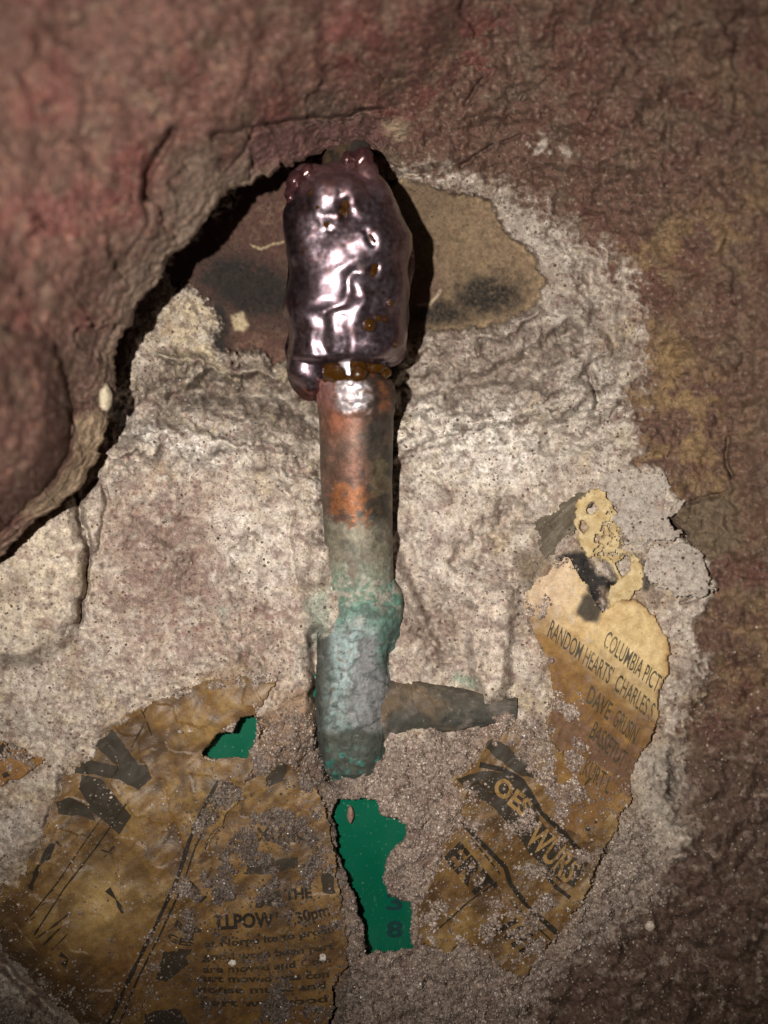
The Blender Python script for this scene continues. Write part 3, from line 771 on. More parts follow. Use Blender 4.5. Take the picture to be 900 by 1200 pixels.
def col_left(A, B, sd, na, nb):
    c = col_amber(A, B, sd, na, nb)
    c = mixc(c, .75 * np.exp(-(((A - 118) / 34) ** 2 + ((B - 1058) / 40) ** 2)), (.44,.30,.12))
    c = mixc(c, .5 * np.exp(-(((A - 150) / 30) ** 2 + ((B - 1130) / 60) ** 2)), (.13,.06,.02))
    c = mixc(c, .85 * np.exp(-((B - 1140 - .75 * (A - 30)) / 26) ** 2) * (A < 130), (.05,.027,.012))
    return c
sh_left = sheet('newspaper_sheet', 'large amber stained newspaper sheet with black block lettering at lower left', N_LEFT, col_left, M_OILY,
                wr=.65, curl=.35, holes=[HOLE_SMALL], seed=0)
def blocks(bm):
    for pl_ in ([(104,868),(130,852),(164,898),(140,900),(122,884)], [(78,905),(96,888),(140,898),(172,896),(178,912),(162,926),(140,914),(112,908)],
                [(96,908),(118,912),(154,956),(140,978),(110,952),(92,924)], [(66,940),(80,934),(106,946),(112,962),(94,956),(68,954)]):
        poly_bm(bm, pl_, .5)
on_sheet(sh_left, INK_BLOCK, blocks, 'block_letter')
def rules(bm):
    band_bm(bm, [(136,936),(104,980),(66,1036),(30,1080)], 1.6, .2); band_bm(bm, [(148,942),(112,994),(76,1040),(40,1096)], 1.8, .2)
    band_bm(bm, [(256,915),(240,944),(222,985),(208,1030),(182,1085),(150,1150),(120,1215)], 4.4, .15)
    band_bm(bm, [(266,920),(246,958),(228,995),(215,1035),(190,1090),(160,1150),(134,1215)], 2.2, .2)
on_sheet(sh_left, INK, rules, 'column_rule')
def scrib(bm):
    band_bm(bm, [(160,824),(170,840),(168,850),(154,876)], 1.6, .4); band_bm(bm, [(176,822),(168,836),(178,862)], 1.8, .4)
    for i in range(3): band_bm(bm, [(147 + 3 * i, 850 + i), (151 + 3 * i, 846 + i)], 1.2)
    band_bm(bm, [(62,988),(54,1004),(44,1016),(40,1030),(34,1042)], 5.5, .7); band_bm(bm, [(66,986),(72,992)], 3)
    band_bm(bm, [(118,996),(132,1000),(122,1004),(134,992)], 2, .4)
    band_bm(bm, [(42,1100),(62,1086),(82,1070)], 2.2, .5); band_bm(bm, [(50,1108),(70,1088)], 2, .5); band_bm(bm, [(60,1114),(80,1094)], 1.4, .4)
    band_bm(bm, [(126,1042),(136,1054),(144,1070)], 6, .4); band_bm(bm, [(70,1118),(80,1124),(74,1132)], 5, .6)
    text_bm(bm, '8', (34,996), (42,988), 12)
    for i in range(7): band_bm(bm, [(36 + 11 * i, 1078 - 16 * i), (42 + 11 * i, 1074 - 16 * i)], 1.1)
on_sheet(sh_left, INK_FADED, scrib, 'sketch_line')
def col_mid(A, B, sd, na, nb):
    c = col_amber(A, B, sd, na, nb, .35, .9)
    c = mixc(c, .45 * sstep(1040, 1180, B), (.13,.068,.024))
    return c
sh_mid = sheet('newspaper_clipping', 'dark amber newspaper column reading POW 7.30pm left of the larger green hole', N_MID, col_mid, M_OILY, lift=.85, wr=.5, holes=[HOLE_SMALL, HOLE_BIG], seed=5)
def mid_big(bm):
    text_bm(bm, 'MUSIC', (302,986), (360,984), 17, 0, .02)
    text_bm(bm, 'LLPOW', (255,1089), (322,1085), 17, 0, .045); text_bm(bm, "'", (323,1085), (326,1085), 16, 0, .03)
    text_bm(bm, '7.30pm', (336,1086), (387,1072), 14, 0, .03)
    text_bm(bm, 'THE', (334,1055), (366,1052), 13, 0, .04); text_bm(bm, 'STU', (208,1034), (234,1060), 13, 0, .02)
    band_bm(bm, [(304,958),(342,958)], 2, .3); band_bm(bm, [(342,953),(342,970)], 1.6)
on_sheet(sh_mid, INK, mid_big, 'letter')
def mid_bars(bm):
    poly_bm(bm, [(288,1008),(320,1008),(320,1024),(288,1025)], 1.0); poly_bm(bm, [(324,1007),(348,1004),(350,1018),(325,1022)], 1.2)
    poly_bm(bm, [(300,1050),(330,1042),(330,1060),(300,1062)], 1.2); poly_bm(bm, [(376,1022),(390,1020),(392,1048),(378,1048)], 1)
    poly_bm(bm, [(192,1116),(222,1112),(220,1130),(196,1150),(184,1148)], 1.2); poly_bm(bm, [(262,908),(292,896),(284,930),(258,942)], 1.2)
    poly_bm(bm, [(318,896),(340,885),(334,915),(310,922)], 1.2); poly_bm(bm, [(170,1188),(210,1182),(230,1215),(165,1215)], 1)
on_sheet(sh_mid, INK_BLOCK, mid_bars, 'block_letter')
def mid_small(bm):
    rows = [('at Norpe ite to produ', 240,1110,392,1092), ('good were been part', 238,1125,392,1112), ('are moved and Com', 238,1140,388,1128),
            ('curt moved was con', 230,1150,386,1145), ('house music and', 232,1163,382,1158), ('part was good', 236,1178,384,1174), ('REP', 204,1085,234,1096), ('GES', 196,1100,226,1108)]
    for t, a, b, c, d in rows: text_bm(bm, t, (a, b), (c, d), 8.5, 0, .035, 3)
on_sheet(sh_mid, INK_FADED, mid_small, 'body_text', 6, True)
def col_cream(A, B, sd, na, nb):
    c = np.empty(A.shape + (3,)); c[:] = CREAM_C
    f = fbm(A, B, 30, 4, 421); g = fbm(A, B, 9, 3, 425)
    c = mixc(c, sstep(0, .5, na) * .5, (.50,.34,.16)); c = mixc(c, sstep(.1, .5, f) * .35, (.62,.50,.31))
    c = mixc(c, .75 * sstep(700, 640, A + .25 * (B - 720)) * sstep(760, 700, B), (.52,.40,.30))
    amb = sstep(-20, 40, (B - 755) * .75 - (A - 690) * .62 + 18 * f)
    oily = np.empty_like(c); oily[:] = (.17,.092,.034); oily = mixc(oily, sstep(0, .5, f) * .6, (.28,.165,.055)); oily = mixc(oily, sstep(-.1, .4, -na + .5 * g) * .8, (.105,.060,.042))
    oily = mixc(oily, .5 * sstep(.1, .5, g), (.20,.12,.085))
    c = c * (1 - amb[..., None]) + oily * amb[..., None]
    c = mixc(c, .6 * sstep(.25, .5, g) * (1 - amb) * sstep(740, 690, A), (.42,.36,.30))
    c = mixc(c, sstep(-3.5, -.5, sd) * sstep(715, 735, A) * sstep(845, 800, B), (.03,.024,.018))
    c = mixc(c, .6 * sstep(-9, -2, sd) * sstep(715, 735, A) * sstep(845, 800, B), (.33,.20,.085))
    d = np.minimum(np.hypot((A - 690) / 17, (B - 712) / 20), np.hypot((A - 700) / 14, (B - 690) / 14)) + .35 * f
    c = mixc(c, sstep(1.15, .7, d) * .93, (.030,.028,.027))
    return c
sh_cream = sheet('newspaper_clipping', 'cream newspaper clipping printed COLUMBIA PICT with a charred right edge', N_CREAM, col_cream, M_DRY, lift=1.0, wr=.55, curl=.7, seed=9,
                 warp=5, lift_map=lambda A, B: 1.5 * np.exp(-(((A - 728) / 45) ** 2 + ((B - 765) / 55) ** 2)))
def credits(bm):
    k = dict(shear=-.37, bold=.008)
    text_bm(bm, 'COLUMBIA PICTU', (706,757), (775,817), 20, **k)
    text_bm(bm, "RANDOM HEARTS'", (641,745), (714,803), 20, **k); text_bm(bm, 'CHARLES S.', (719,808), (764,846), 20, **k)
    text_bm(bm, 'DAVE', (686,822), (712,844), 20, shear=-.37, bold=.02); text_bm(bm, 'GRUSIN', (717,849), (742,872), 20, **k)
    text_bm(bm, 'BASSETUT', (690,863), (728,901), 20, **k)
    text_bm(bm, 'KURT L', (682,907), (712,931), 20, **k)
on_sheet(sh_cream, ink('credit_ink', (.050,.040,.022), .42, 900), credits, 'letter', 4)
def speckle(bm):
    for (a, b, c, d) in [(690,914,676,932)]: band_bm(bm, [(a, b), (c, d)], 1.6, .2)
on_sheet(sh_cream, INK_FADED, speckle, 'column_rule')
def col_head(A, B, sd, na, nb):
    c = col_amber(A, B, sd, na, nb, .7, .6)
    c = mixc(c, .8 * np.exp(-(((A - 712) / 16) ** 2 + ((B - 935) / 22) ** 2)), (.40,.30,.14))
    return c
sh_head = sheet('newspaper_headline', 'brown newspaper headline scrap reading ERT and OES WURS right of the green hole', N_HEAD, col_head, M_OILY, lift=1.15, wr=.6, curl=.4, seed=14)
def head_dark(bm):
    poly_bm(bm, [(534,912),(566,904),(600,905),(622,930),(632,960),(664,1000),(690,1012),(672,1040),(650,1028),(620,1000),(600,972),(578,946),(552,930)], .6)
    poly_bm(bm, [(566,870),(582,866),(628,900),(630,912),(612,910),(580,888)], .8)
on_sheet(sh_head, INK_BLOCK, head_dark, 'dark_band')
HL = sh_head[1]
lifted = (sh_head[0], lambda a, b: HL(a, b) + .00012, sh_head[2])
lifted2 = (sh_head[0], lambda a, b: HL(a, b) + .00006, sh_head[2])
def head_pale(bm):
    text_bm(bm, 'OES', (576,925), (614,958), 21, -.1, .035)
    text_bm(bm, 'WURS', (614,984), (664,1036), 30, -.1, .02)
on_sheet(lifted, PALE_PRINT, head_pale, 'letter')
def head_ert(bm):
    text_bm(bm, 'ERT', (520,1004), (564,1056), 27, -.05, .035)
    text_bm(bm, '::', (664,950), (690,975), 26, 0, .04)
    for i in range(4):
        o = i * 9
        band_bm(bm, [(582 + o, 1092 + .9 * o), (606 + o, 1078 + .85 * o)], 6.0, .08)
on_sheet(lifted2, INK, head_ert, 'letter', 5)
def head_lines(bm):
    band_bm(bm, [(562,896),(590,902),(612,915),(622,932),(634,952),(660,976),(682,1000)], 6, .15)
    band_bm(bm, [(538,960),(566,990),(592,1016),(598,1036),(618,1062),(640,1082),(660,1100)], 5.5, .12)
    band_bm(bm, [(552,982),(570,1004),(586,1024)], 1.8, .2); band_bm(bm, [(600,1058),(622,1080),(648,1104)], 1.8, .2)
    band_bm(bm, [(582,1034),(550,1056),(512,1090)], 2.0, .2)
    band_bm(bm, [(636,1020),(652,1040),(668,1052)], 4, .2)
on_sheet((sh_head[0], lambda a, b: HL(a, b) + .00018, sh_head[2]), INK, head_lines, 'border_line')

def col_lace(A, B, sd, na, nb):
    c = np.empty(A.shape + (3,)); c[:] = (.44,.345,.19)
    f = fbm(A, B, 12, 3, 431)
    c = mixc(c, sstep(.0, .5, f) * .5, (.52,.43,.27)); c = mixc(c, sstep(.1, .5, -f) * .5, (.36,.24,.10))
    w_ = np.abs(fbm(A, B, 11, 2, 436)); m_ = sstep(700, 715, A + .35 * (B - 610)) * (B < 660)
    c = mixc(c, sstep(.09, .03, w_) * .85 * m_, (.06,.045,.03))
    c = mixc(c, sstep(-2.6, -.4, sd) * .8, (.10,.065,.03))
    return c
lace_cut = lambda A, B: (np.abs(fbm(A, B, 13, 3, 436)) < .045) & (A + .35 * (B - 610) > 708) & (B < 652) & (fbm(A, B, 20, 2, 437) > -.15)
lace_holes = [[(690,594),(695,588),(700,595),(696,600),(689,599)], [(680,611),(684,610),(688,620),(684,624),(680,618)], [(697,626),(701,625),(702,632),(698,636)],
              [(722,660),(736,652),(740,668),(728,676)]]
sheet('newspaper_scrap', 'small cream lacy scrap of paper with round holes above the charred spot', N_LACE, col_lace, M_DRY, lift=1.1, wr=.4, curl=.5, holes=lace_holes, warp=8, step=1.0, seed=21, cut=lace_cut)
def col_strip(A, B, sd, na, nb):
    c = np.empty(A.shape + (3,)); c[:] = (.095,.078,.058)
    st = fbm((A + B) * .7, (A - B) * .09, 5, 3, 441)
    c = mixc(c, sstep(0, .5, st) * .6, (.17,.145,.115)); c = mixc(c, sstep(.1, .5, -st) * .6, (.05,.04,.03))
    return c
sheet('newspaper_strip', 'dark grey frayed strip of paper left of the lacy cream scrap', N_STRIP, col_strip, M_DRY, lift=1.0, wr=.3, curl=.5, warp=8, step=1.0, seed=25)
def col_corner(A, B, sd, na, nb):
    c = col_amber(A, B, sd, na, nb, .3, .8); c = mixc(c, .5 + 0 * A, (.26,.12,.035)); return c
sh_c = sheet('newspaper_corner', 'small orange brown corner of newspaper at the far left edge', N_CORNER, col_corner, M_OILY, lift=1.3, wr=.3, curl=.4, warp=8, seed=31)
def cmarks(bm):
    poly_bm(bm, [(-6,874),(10,872),(16,882),(2,892),(-6,890)], 1); text_bm(bm, '~c', (18,892), (44,888), 9, 0, .03); text_bm(bm, 'a', (4,912), (12,908), 8, 0, .05)
on_sheet(sh_c, INK_FADED, cmarks, 'letter')

def col_flake(A, B, sd, na, nb):
    c = np.empty(A.shape + (3,)); c[:] = (.34,.30,.265)
    f = fbm(A, B, 9, 3, 461); c = mixc(c, sstep(.0, .5, na) * .5, (.42,.37,.32)); c = mixc(c, sstep(.1, .5, f) * .5, (.22,.165,.14))
    return c
for pl_, lb_, sd_ in (([(700,556),(730,548),(775,553),(800,590),(786,610),(802,628),(770,634),(735,640),(722,604)], 'pale grey plaster flake with a zigzag edge right of the lacy scrap', 41),
                      ([(752,650),(770,640),(802,632),(832,660),(836,695),(810,704),(775,692),(757,678)], 'rounded grey plaster flake below the zigzag flake', 45)):
    ob = sheet('plaster_flake', lb_, pl_, col_flake, M_WALL, lift=1.8, wr=1.1, curl=.2, warp=10, thick=.0011, seed=sd_)[0]
    ob['category'] = 'plaster'; ob['group'] = 'plaster flakes on the right edge'
# number on the green sheet
bm = bmesh.new(); text_bm(bm, '3', (453,1066), (472,1066), 19, 0, .03); text_bm(bm, '8', (453,1098), (472,1098), 19, 0, .03)
conform(bm, lambda a, b: green_h(a, b) + .0002, 5); bmesh.ops.recalc_face_normals(bm, faces=bm.faces[:])
finish(bm, 'number_print', simple('dark_number_print', (.002,.030,.030), .45, .3), green)

# ------------------------------------------------------------------ copper pipe with its melted cap
pipe = empty('copper_pipe', Vector(at(418, 900, -.006)), 'corroded copper pipe with a shiny purple brown lump of melted resin on top', 'pipe')
def interp(y, pts): return np.interp(y, [p[0] for p in pts], [p[1] for p in pts])
def tube(rows, ccx, rad, ch, nseg, rough_fn=None, squash=1.0):
    """tube along the layout's vertical: centre, radius (layout units) and height (mm) per row"""
    a = np.linspace(0, 2 * np.pi, nseg, endpoint=False)[None]
    R = rad[:, None] + (rough_fn(a, rows[:, None]) if rough_fn else 0)
    px = ccx[:, None] + R * np.sin(a)
    h = ch[:, None] + R * S * 1000 * np.cos(a) * squash
    return px, np.broadcast_to(rows[:, None], px.shape), h, a

def metal_material(name, bump=.00025, rmin=.22, rmax=.75):
    T = NT(name); vec = T.n('ShaderNodeTexCoord').outputs['Object']
    tint = T.n('ShaderNodeVertexColor', layer_name='tint').outputs[0]
    sh = T.n('ShaderNodeAttribute', attribute_name='shine').outputs['Fac']
    n1 = T.noise(1500, 4, .7, vec); n2 = T.noise(380, 5, .65, vec)
    c = T.mix(tint, T.ramp(n1, [(.3, .72), (.7, 1.25)]), 1.0, 'MULTIPLY')
    c = T.mix(c, T.ramp(n2, [(.3, .62), (.7, 1.3)]), 1.0, 'MULTIPLY')
    T.l(c, T.p.inputs['Base Color'])
    T.l(sh, T.p.inputs['Metallic'])
    mr = T.n('ShaderNodeMapRange'); T.l(sh, mr.inputs[0]); mr.inputs[3].default_value = rmax; mr.inputs[4].default_value = rmin
    T.l(mr.outputs[0], T.p.inputs['Roughness'])
    T.l(T.bump(T.mix(n1, n2, .6), bump), T.p.inputs['Normal'])
    return T.m
M_PIPE = metal_material('tarnished_copper', .00012, .34, .62)
M_FIT = metal_material('verdigris', .0004, .4, .85)

rows = np.linspace(150, 705, 500)
ccx = interp(rows, [(150,408),(200,405),(300,408),(420,413),(470,417.5),(560,417.5),(640,420.5),(705,422)])
rad = interp(rows, [(150,27),(440,36),(446,44),(452,46.5),(468,46.8),(480,45),(490,43.4),(560,42.2),(640,39.8),(705,39.4)])
chh = interp(rows, [(150,4),(200,11),(300,13),(440,10.5),(470,9),(560,4.5),(640,1.5),(705,-.5)])
px, py, h, a = tube(rows, ccx, rad, chh, 160, lambda a, r: .5 * fbm(a * 40, r, 26, 3, 501) + 1.3 * sstep(490, 478, r) * sstep(440, 448, r) * fbm(a * 40, r, 9, 3, 505) + .8 * sstep(640, 700, r) * fbm(a * 40, r, 9, 2, 503))
U_ = (px - ccx[:, None]) / rad[:, None] * 45
q1 = fbm(U_, py, 46, 4, 511); q2 = fbm(U_, py, 18, 4, 515); q3 = fbm(U_, py, 7, 3, 519)
pyo = py; py = py + 11 * q1 + 10 * q2 + 6 * q3
COP = np.empty(px.shape + (3,)); COP[:] = (.12,.068,.049)
COP = mixc(COP, sstep(0, .4, q1) * .7, (.125,.085,.068)); COP = mixc(COP, sstep(.0, .5, q2) * .5, (.23,.10,.058))
COP = mixc(COP, .85 * np.exp(-(((U_ + 26) / 24) ** 2 + ((py - 492) / 20) ** 2)), (.25,.090,.052))
COP = mixc(COP, .95 * sstep(24, 15, np.abs(py - 590)) * sstep(30, 20, np.abs(U_ + 6 + 14 * q2)) * sstep(-.45, -.1, q2), (.235,.088,.033))
COP = mixc(COP, .75 * np.exp(-(((U_ + 2) / 22) ** 2 + ((py - 550) / 24) ** 2)), (.15,.066,.044))
COP = mixc(COP, .85 * np.exp(-(((U_ - 22) / 16) ** 2 + ((py - 512) / 14) ** 2)), (.055,.050,.045))
COP = mixc(COP, .8 * sstep(8, 30, U_) * sstep(500, 540, py), (.135,.120,.075))
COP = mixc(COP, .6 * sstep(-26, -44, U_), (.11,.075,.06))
low = sstep(604, 618, py + 8 * q2)
COP = mixc(COP, low, (.15,.135,.10)); COP = mixc(COP, low * sstep(.0, .4, q2) * .7, (.065,.058,.045)); COP = mixc(COP, low * sstep(.1, .5, -q1) * .6, (.26,.235,.18))
gr = sstep(655, 685, py + 14 * q2 + 8 * q3); COP = mixc(COP, gr * .7, (.095,.19,.14)); COP = mixc(COP, gr * sstep(-.2, .35, q3 + .5 * q2) * .75, (.30,.26,.22))
qf = fbm(U_, py, 9, 5, 523, .75); COP = mixc(COP, .5 * sstep(.45, .75, qf), (.36,.30,.24)); COP = mixc(COP, .6 * sstep(.3, .65, -qf), (.05,.04,.03))
ir = sstep(486, 470, pyo + 14 * q2 + 10 * q3) * sstep(28, 6, np.abs(U_ + 4 + 14 * q3)); COP = mixc(COP, ir * .9, (.52,.47,.50))
COP = mixc(COP, .8 * sstep(484, 470, py) * sstep(12, 30, U_ + 8 * q2), (.20,.075,.035)); COP = mixc(COP, .6 * sstep(484, 466, py) * sstep(-16, -32, U_), (.30,.13,.12))
COP = mixc(COP, .7 * sstep(.15, .4, q3 + .5 * q2) * sstep(484, 468, py) * sstep(2, 20, U_), (.05,.03,.02))
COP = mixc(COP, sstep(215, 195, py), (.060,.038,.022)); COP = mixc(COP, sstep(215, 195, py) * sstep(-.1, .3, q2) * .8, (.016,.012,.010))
py = pyo
COP = mixc(COP, .85 * sstep(-.35, .15, q1 + .6 * q2) * sstep(4, 20, U_ + 20 * q2) * sstep(625, 600, py), (.030,.026,.023)); COP = mixc(COP, .5 * sstep(.15, .5, -q2) * sstep(480, 500, py), (.085,.05,.036))
shine = np.clip(.46 - .40 * low + .25 * ir - .5 * gr, 0, 1) * (1 - .5 * sstep(.1, .5, q2)); shine = np.where(py < 215, .1, shine)
o = link('tube', raw_mesh('tube', at(px, py, h / 1000).reshape(-1, 3), grid_faces(*px.shape, wrap=True)[:, ::-1], np.clip(COP, .01, .8).reshape(-1, 3), extra={'shine': shine.ravel()}), M_PIPE, pipe)

# tee fitting at the foot of the pipe
rows = np.linspace(672, 918, 260)
ccx = interp(rows, [(672,422),(700,424),(730,424),(760,418),(850,412),(918,414)])
rad = interp(rows, [(672,33),(684,38.5),(700,42),(728,48),(744,49),(756,47),(800,45),(860,43),(890,39),(908,30),(918,10)])
chh = interp(rows, [(672,-.5),(740,-1.5),(860,-3.5),(918,-5)])
px, py, h, a = tube(rows, ccx, rad, chh, 180, lambda a, r: 2.6 * fbm(a * 44, r, 34, 3, 531) + .9 * fbm(a * 44, r, 9, 4, 535, .65) + 1.6 * facets(a * 44 + r * .2, r * .6, 30, 539) + 5 * np.exp(-((a - 1.45) / .5) ** 2 - ((r - 700) / 26) ** 2) - 7 * np.exp(-((a - 1.2) / .3) ** 2 - ((r - 770) / 26) ** 2), squash=.95)
U_ = px - ccx[:, None]
q1 = fbm(px, py, 46, 4, 541); q2 = fbm(px, py, 20, 4, 545); q3 = fbm(px, py, 7, 3, 549); qs = fbm(px, py * .2, 8, 3, 551)
CF = np.empty(px.shape + (3,)); CF[:] = (.19,.245,.235)
CF = mixc(CF, sstep(-.1, .4, q2) * .6, (.27,.28,.255)); CF = mixc(CF, sstep(.1, .5, -q2) * .75, (.045,.10,.08))
gp = mask([(424,745),(446,735),(452,780),(470,812),(466,840),(430,862),(408,856),(410,790)], 9, 22)
CF = mixc(CF, sample(gp, px, py) * .9, (.185,.185,.195)); CF = mixc(CF, sample(gp, px, py) * sstep(0, .5, qs) * .6, (.27,.265,.265))
tq = mask([(386,735),(410,728),(420,745),(410,790),(398,840),(384,850),(380,790)], 9, 20)
CF = mixc(CF, sample(tq, px, py) * .7, (.28,.36,.37)); CF = mixc(CF, sample(tq, px, py) * sstep(.1, .5, q3) * .6, (.17,.12,.09))
CF = mixc(CF, .85 * sstep(436, 450, px + 8 * q2) * sstep(800, 770, py) * sstep(690, 700, py + 10 * q2), (.055,.125,.10))
lo = sstep(845, 862, py + 14 * q1); CF = mixc(CF, lo * .9, (.055,.058,.045)); CF = mixc(CF, lo * sstep(.0, .3, q2 + .3 * q3) * sstep(870, 890, py) * .9, (.05,.21,.18))
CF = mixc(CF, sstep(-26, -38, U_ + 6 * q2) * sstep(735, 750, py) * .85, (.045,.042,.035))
CF = mixc(CF, .75 * sstep(738, 712, py + 16 * q2), (.10,.20,.155)); CF = mixc(CF, .8 * sstep(.0, .35, q2 + .4 * q3) * sstep(735, 700, py), (.30,.26,.22)); CF = mixc(CF, .75 * sstep(400, 380, px - 6 * q2) * sstep(745, 700, py), (.34,.29,.25))
qf = fbm(px, py, 9, 5, 557, .75); CF = mixc(CF, sstep(.38, .7, qf) * .6, (.40,.37,.33)); CF = mixc(CF, sstep(.15, .5, -qf) * .75, (.045,.05,.042)); CF = mixc(CF, sstep(.12, .03, np.abs(q1)) * .6, (.05,.06,.05))
fit = link('tee_fitting', raw_mesh('tee_fitting', at(px, py, h / 1000).reshape(-1, 3), grid_faces(*px.shape, wrap=True)[:, ::-1], np.clip(CF, .01, .8).reshape(-1, 3), extra={'shine': np.clip(.15 + .3 * q2, 0, .4).ravel()}), M_FIT, pipe)
# its side arm runs to the right and slightly up under the mortar
s_ = np.linspace(0, 1, 150)[:, None]; a = np.linspace(0, 2 * np.pi, 96, endpoint=False)[None]
ax_x = 420 + 186 * s_ + 0 * a; ax_y = 830 + 2 * s_ + 0 * a; Rr = (43 - 31 * s_) + 2.4 * facets(s_ * 200, a * 30, 22, 565) + 1.6 * fbm(s_ * 200, a * 30, 30, 4, 561) + .5 * fbm(s_ * 200, a * 30, 7, 2, 563)
px = ax_x; py = ax_y + Rr * np.sin(a); h = -2.6 + 7.6 * s_ + .5 * fbm(px, py, 18, 3, 583) + Rr * S * 1000 * np.cos(a) * (.5)
q2 = fbm(px * .35, py, 16, 4, 571); q3 = fbm(px, py, 6, 3, 575); q1 = fbm(px, py, 50, 3, 577)
CA = np.empty(px.shape + (3,)); CA[:] = (.056,.048,.036)
CA = mixc(CA, sstep(.0, .4, q2) * .7, (.085,.068,.048)); CA = mixc(CA, sstep(822, 842, py + 8 * q1) * .8, (.045,.045,.038)); CA = mixc(CA, sstep(0, .5, -q1) * .5, (.15,.095,.05))
CA = mixc(CA, .6 * sstep(.1, .5, fbm(px, py, 30, 4, 581)), (.16,.13,.11)); CA = mixc(CA, sstep(.40, .65, fbm(px, py, 9, 5, 579, .75)) * .6, (.30,.26,.22)); 
arm = link('branch_arm', raw_mesh('branch_arm', at(px, py, h / 1000).reshape(-1, 3), grid_faces(*px.shape, wrap=True), np.clip(CA, .01, .8).reshape(-1, 3), extra={'shine': np.full(px.size, .12)}), M_FIT, fit)

# melted lump
Lp = [(184,388),(192,376),(205,360),(218,347),(232,338),(250,332),(272,331),(292,334),(312,338),(330,337),(352,335),(376,336),(398,338),(412,337),(428,337),(442,339),(452,345)]
Rp = [(184,418),(200,438),(212,446),(224,453),(240,464),(258,474),(274,481),(292,483.5),(312,483),(332,480.5),(352,478.5),(372,477.5),(392,477),(404,475.5),(414,470),(424,462),(434,440),(452,380)]
rows = np.linspace(186, 430, 120)
xl = interp(rows, Lp); xr = interp(rows, Rp)
tap = np.sqrt(np.clip(1 - np.clip((200 - rows) / 16, 0, 1) ** 2, .02, 1)) * np.sqrt(np.clip(1 - np.clip((rows - 416) / 15, 0, 1) ** 2, .02, 1))
mid_ = (xl + xr) / 2; hw = (xr - xl) / 2 * tap
a = np.linspace(0, 2 * np.pi, 96, endpoint=False)[None]
sa, ca = np.sin(a), np.cos(a)
px = mid_[:, None] + hw[:, None] * np.sign(sa) * np.abs(sa) ** .9; hz = (10 + 8 * (425 - rows) / 240)[:, None] + hw[:, None] * S * 1000 * .80 * np.sign(ca) * np.abs(ca) ** .72
body = at(px, np.broadcast_to(rows[:, None], px.shape), hz / 1000).reshape(-1, 3)
n_ = body.shape[0]
capc = np.stack([body[:96].mean(0), body[-96:].mean(0)])
bf = grid_faces(120, 96, wrap=True)
tri = [(i, (i + 1) % 96, n_) for i in range(96)] + [(n_ - 96 + (i + 1) % 96, n_ - 96 + i, n_ + 1) for i in range(96)]
bm = bmesh.new()
vs = [bm.verts.new(v) for v in np.concatenate([body, capc])]
for f in bf: bm.faces.new([vs[i] for i in f])
for f in tri: bm.faces.new([vs[i] for i in f])
def blob(px, py, h, r, sx=1, sy=1):
    c = Vector(at(px, py, h / 1000)); rad_ = r * S * (D - h / 1000) / D
    res = bmesh.ops.create_icosphere(bm, subdivisions=3, radius=rad_)
    for v in res['verts']: v.co = Vector((v.co.x * sx, v.co.y, v.co.z * sy)) + c
for args in [(360,434,12,25,1,1.15),(364,450,12,17,1,1.05),(356,412,12,20,.95,1.2),(392,418,15,18,1.2,.7),(430,416,15,20,1.3,.75),(456,408,12,20,1,1),
             (425,186,23,11.5,1,1.05),(430,203,23,12,1,1.3),(406,184,22,7.5,.8,1.4),(411,199,22,8,1,1.3),(349,213,20,10,1,1.3),(344,226,18,9,1,1.2),(356,204,20,8,1,1),(372,206,20,12,1.3,.9),
             (395,240,24,34,1.1,1)]:
    blob(*args)
bmesh.ops.recalc_face_normals(bm, faces=bm.faces[:])
me = bpy.data.meshes.new('tmp'); bm.to_mesh(me); bm.free()
tmp = bpy.data.objects.new('tmp', me); COL.objects.link(tmp)
rm = tmp.modifiers.new('r', 'REMESH'); rm.mode = 'VOXEL'; rm.voxel_size = .00036
sm_ = tmp.modifiers.new('s', 'SMOOTH'); sm_.iterations = 22; sm_.factor = .5
me2 = bpy.data.meshes.new_from_object(tmp.evaluated_get(bpy.context.evaluated_depsgraph_get()))
bpy.data.objects.remove(tmp); bpy.data.meshes.remove(me)
nv = len(me2.vertices); co = np.zeros(nv * 3); me2.vertices.foreach_get('co', co); co = co.reshape(-1, 3)
no = np.zeros(nv * 3); me2.vertices.foreach_get('normal', no); no = no.reshape(-1, 3)
hh = -co[:, 1]; kx = S * (D - hh) / D
bpx = co[:, 0] / kx + 450; bpy_ = 600 - co[:, 2] / kx
frontm = sstep(-.1, .35, -no[:, 1])
disp = 1.1 * fbm(bpx + 200 * (no[:, 1] > 0), bpy_, 48, 1, 601) + .13 * fbm(bpx, bpy_, 24, 1, 602) + .03 * fbm(bpx, bpy_, 12, 2, 603) + .10 * sstep(330, 250, bpy_) * fbm(bpx, bpy_, 8, 2, 605) 
def ridge(pts, w, hgt):
    d = line_d(bpx, bpy_, pts); return hgt * np.exp(-(d / w) ** 2)
wbx = bpx + 6 * fbm(bpx, bpy_, 34, 1, 631); wby = bpy_ + 6 * fbm(bpx, bpy_, 34, 1, 635)
def ridge(pts, w, hgt):
    d = line_d(wbx, wby, pts); return hgt * np.exp(-(d / w) ** 2)
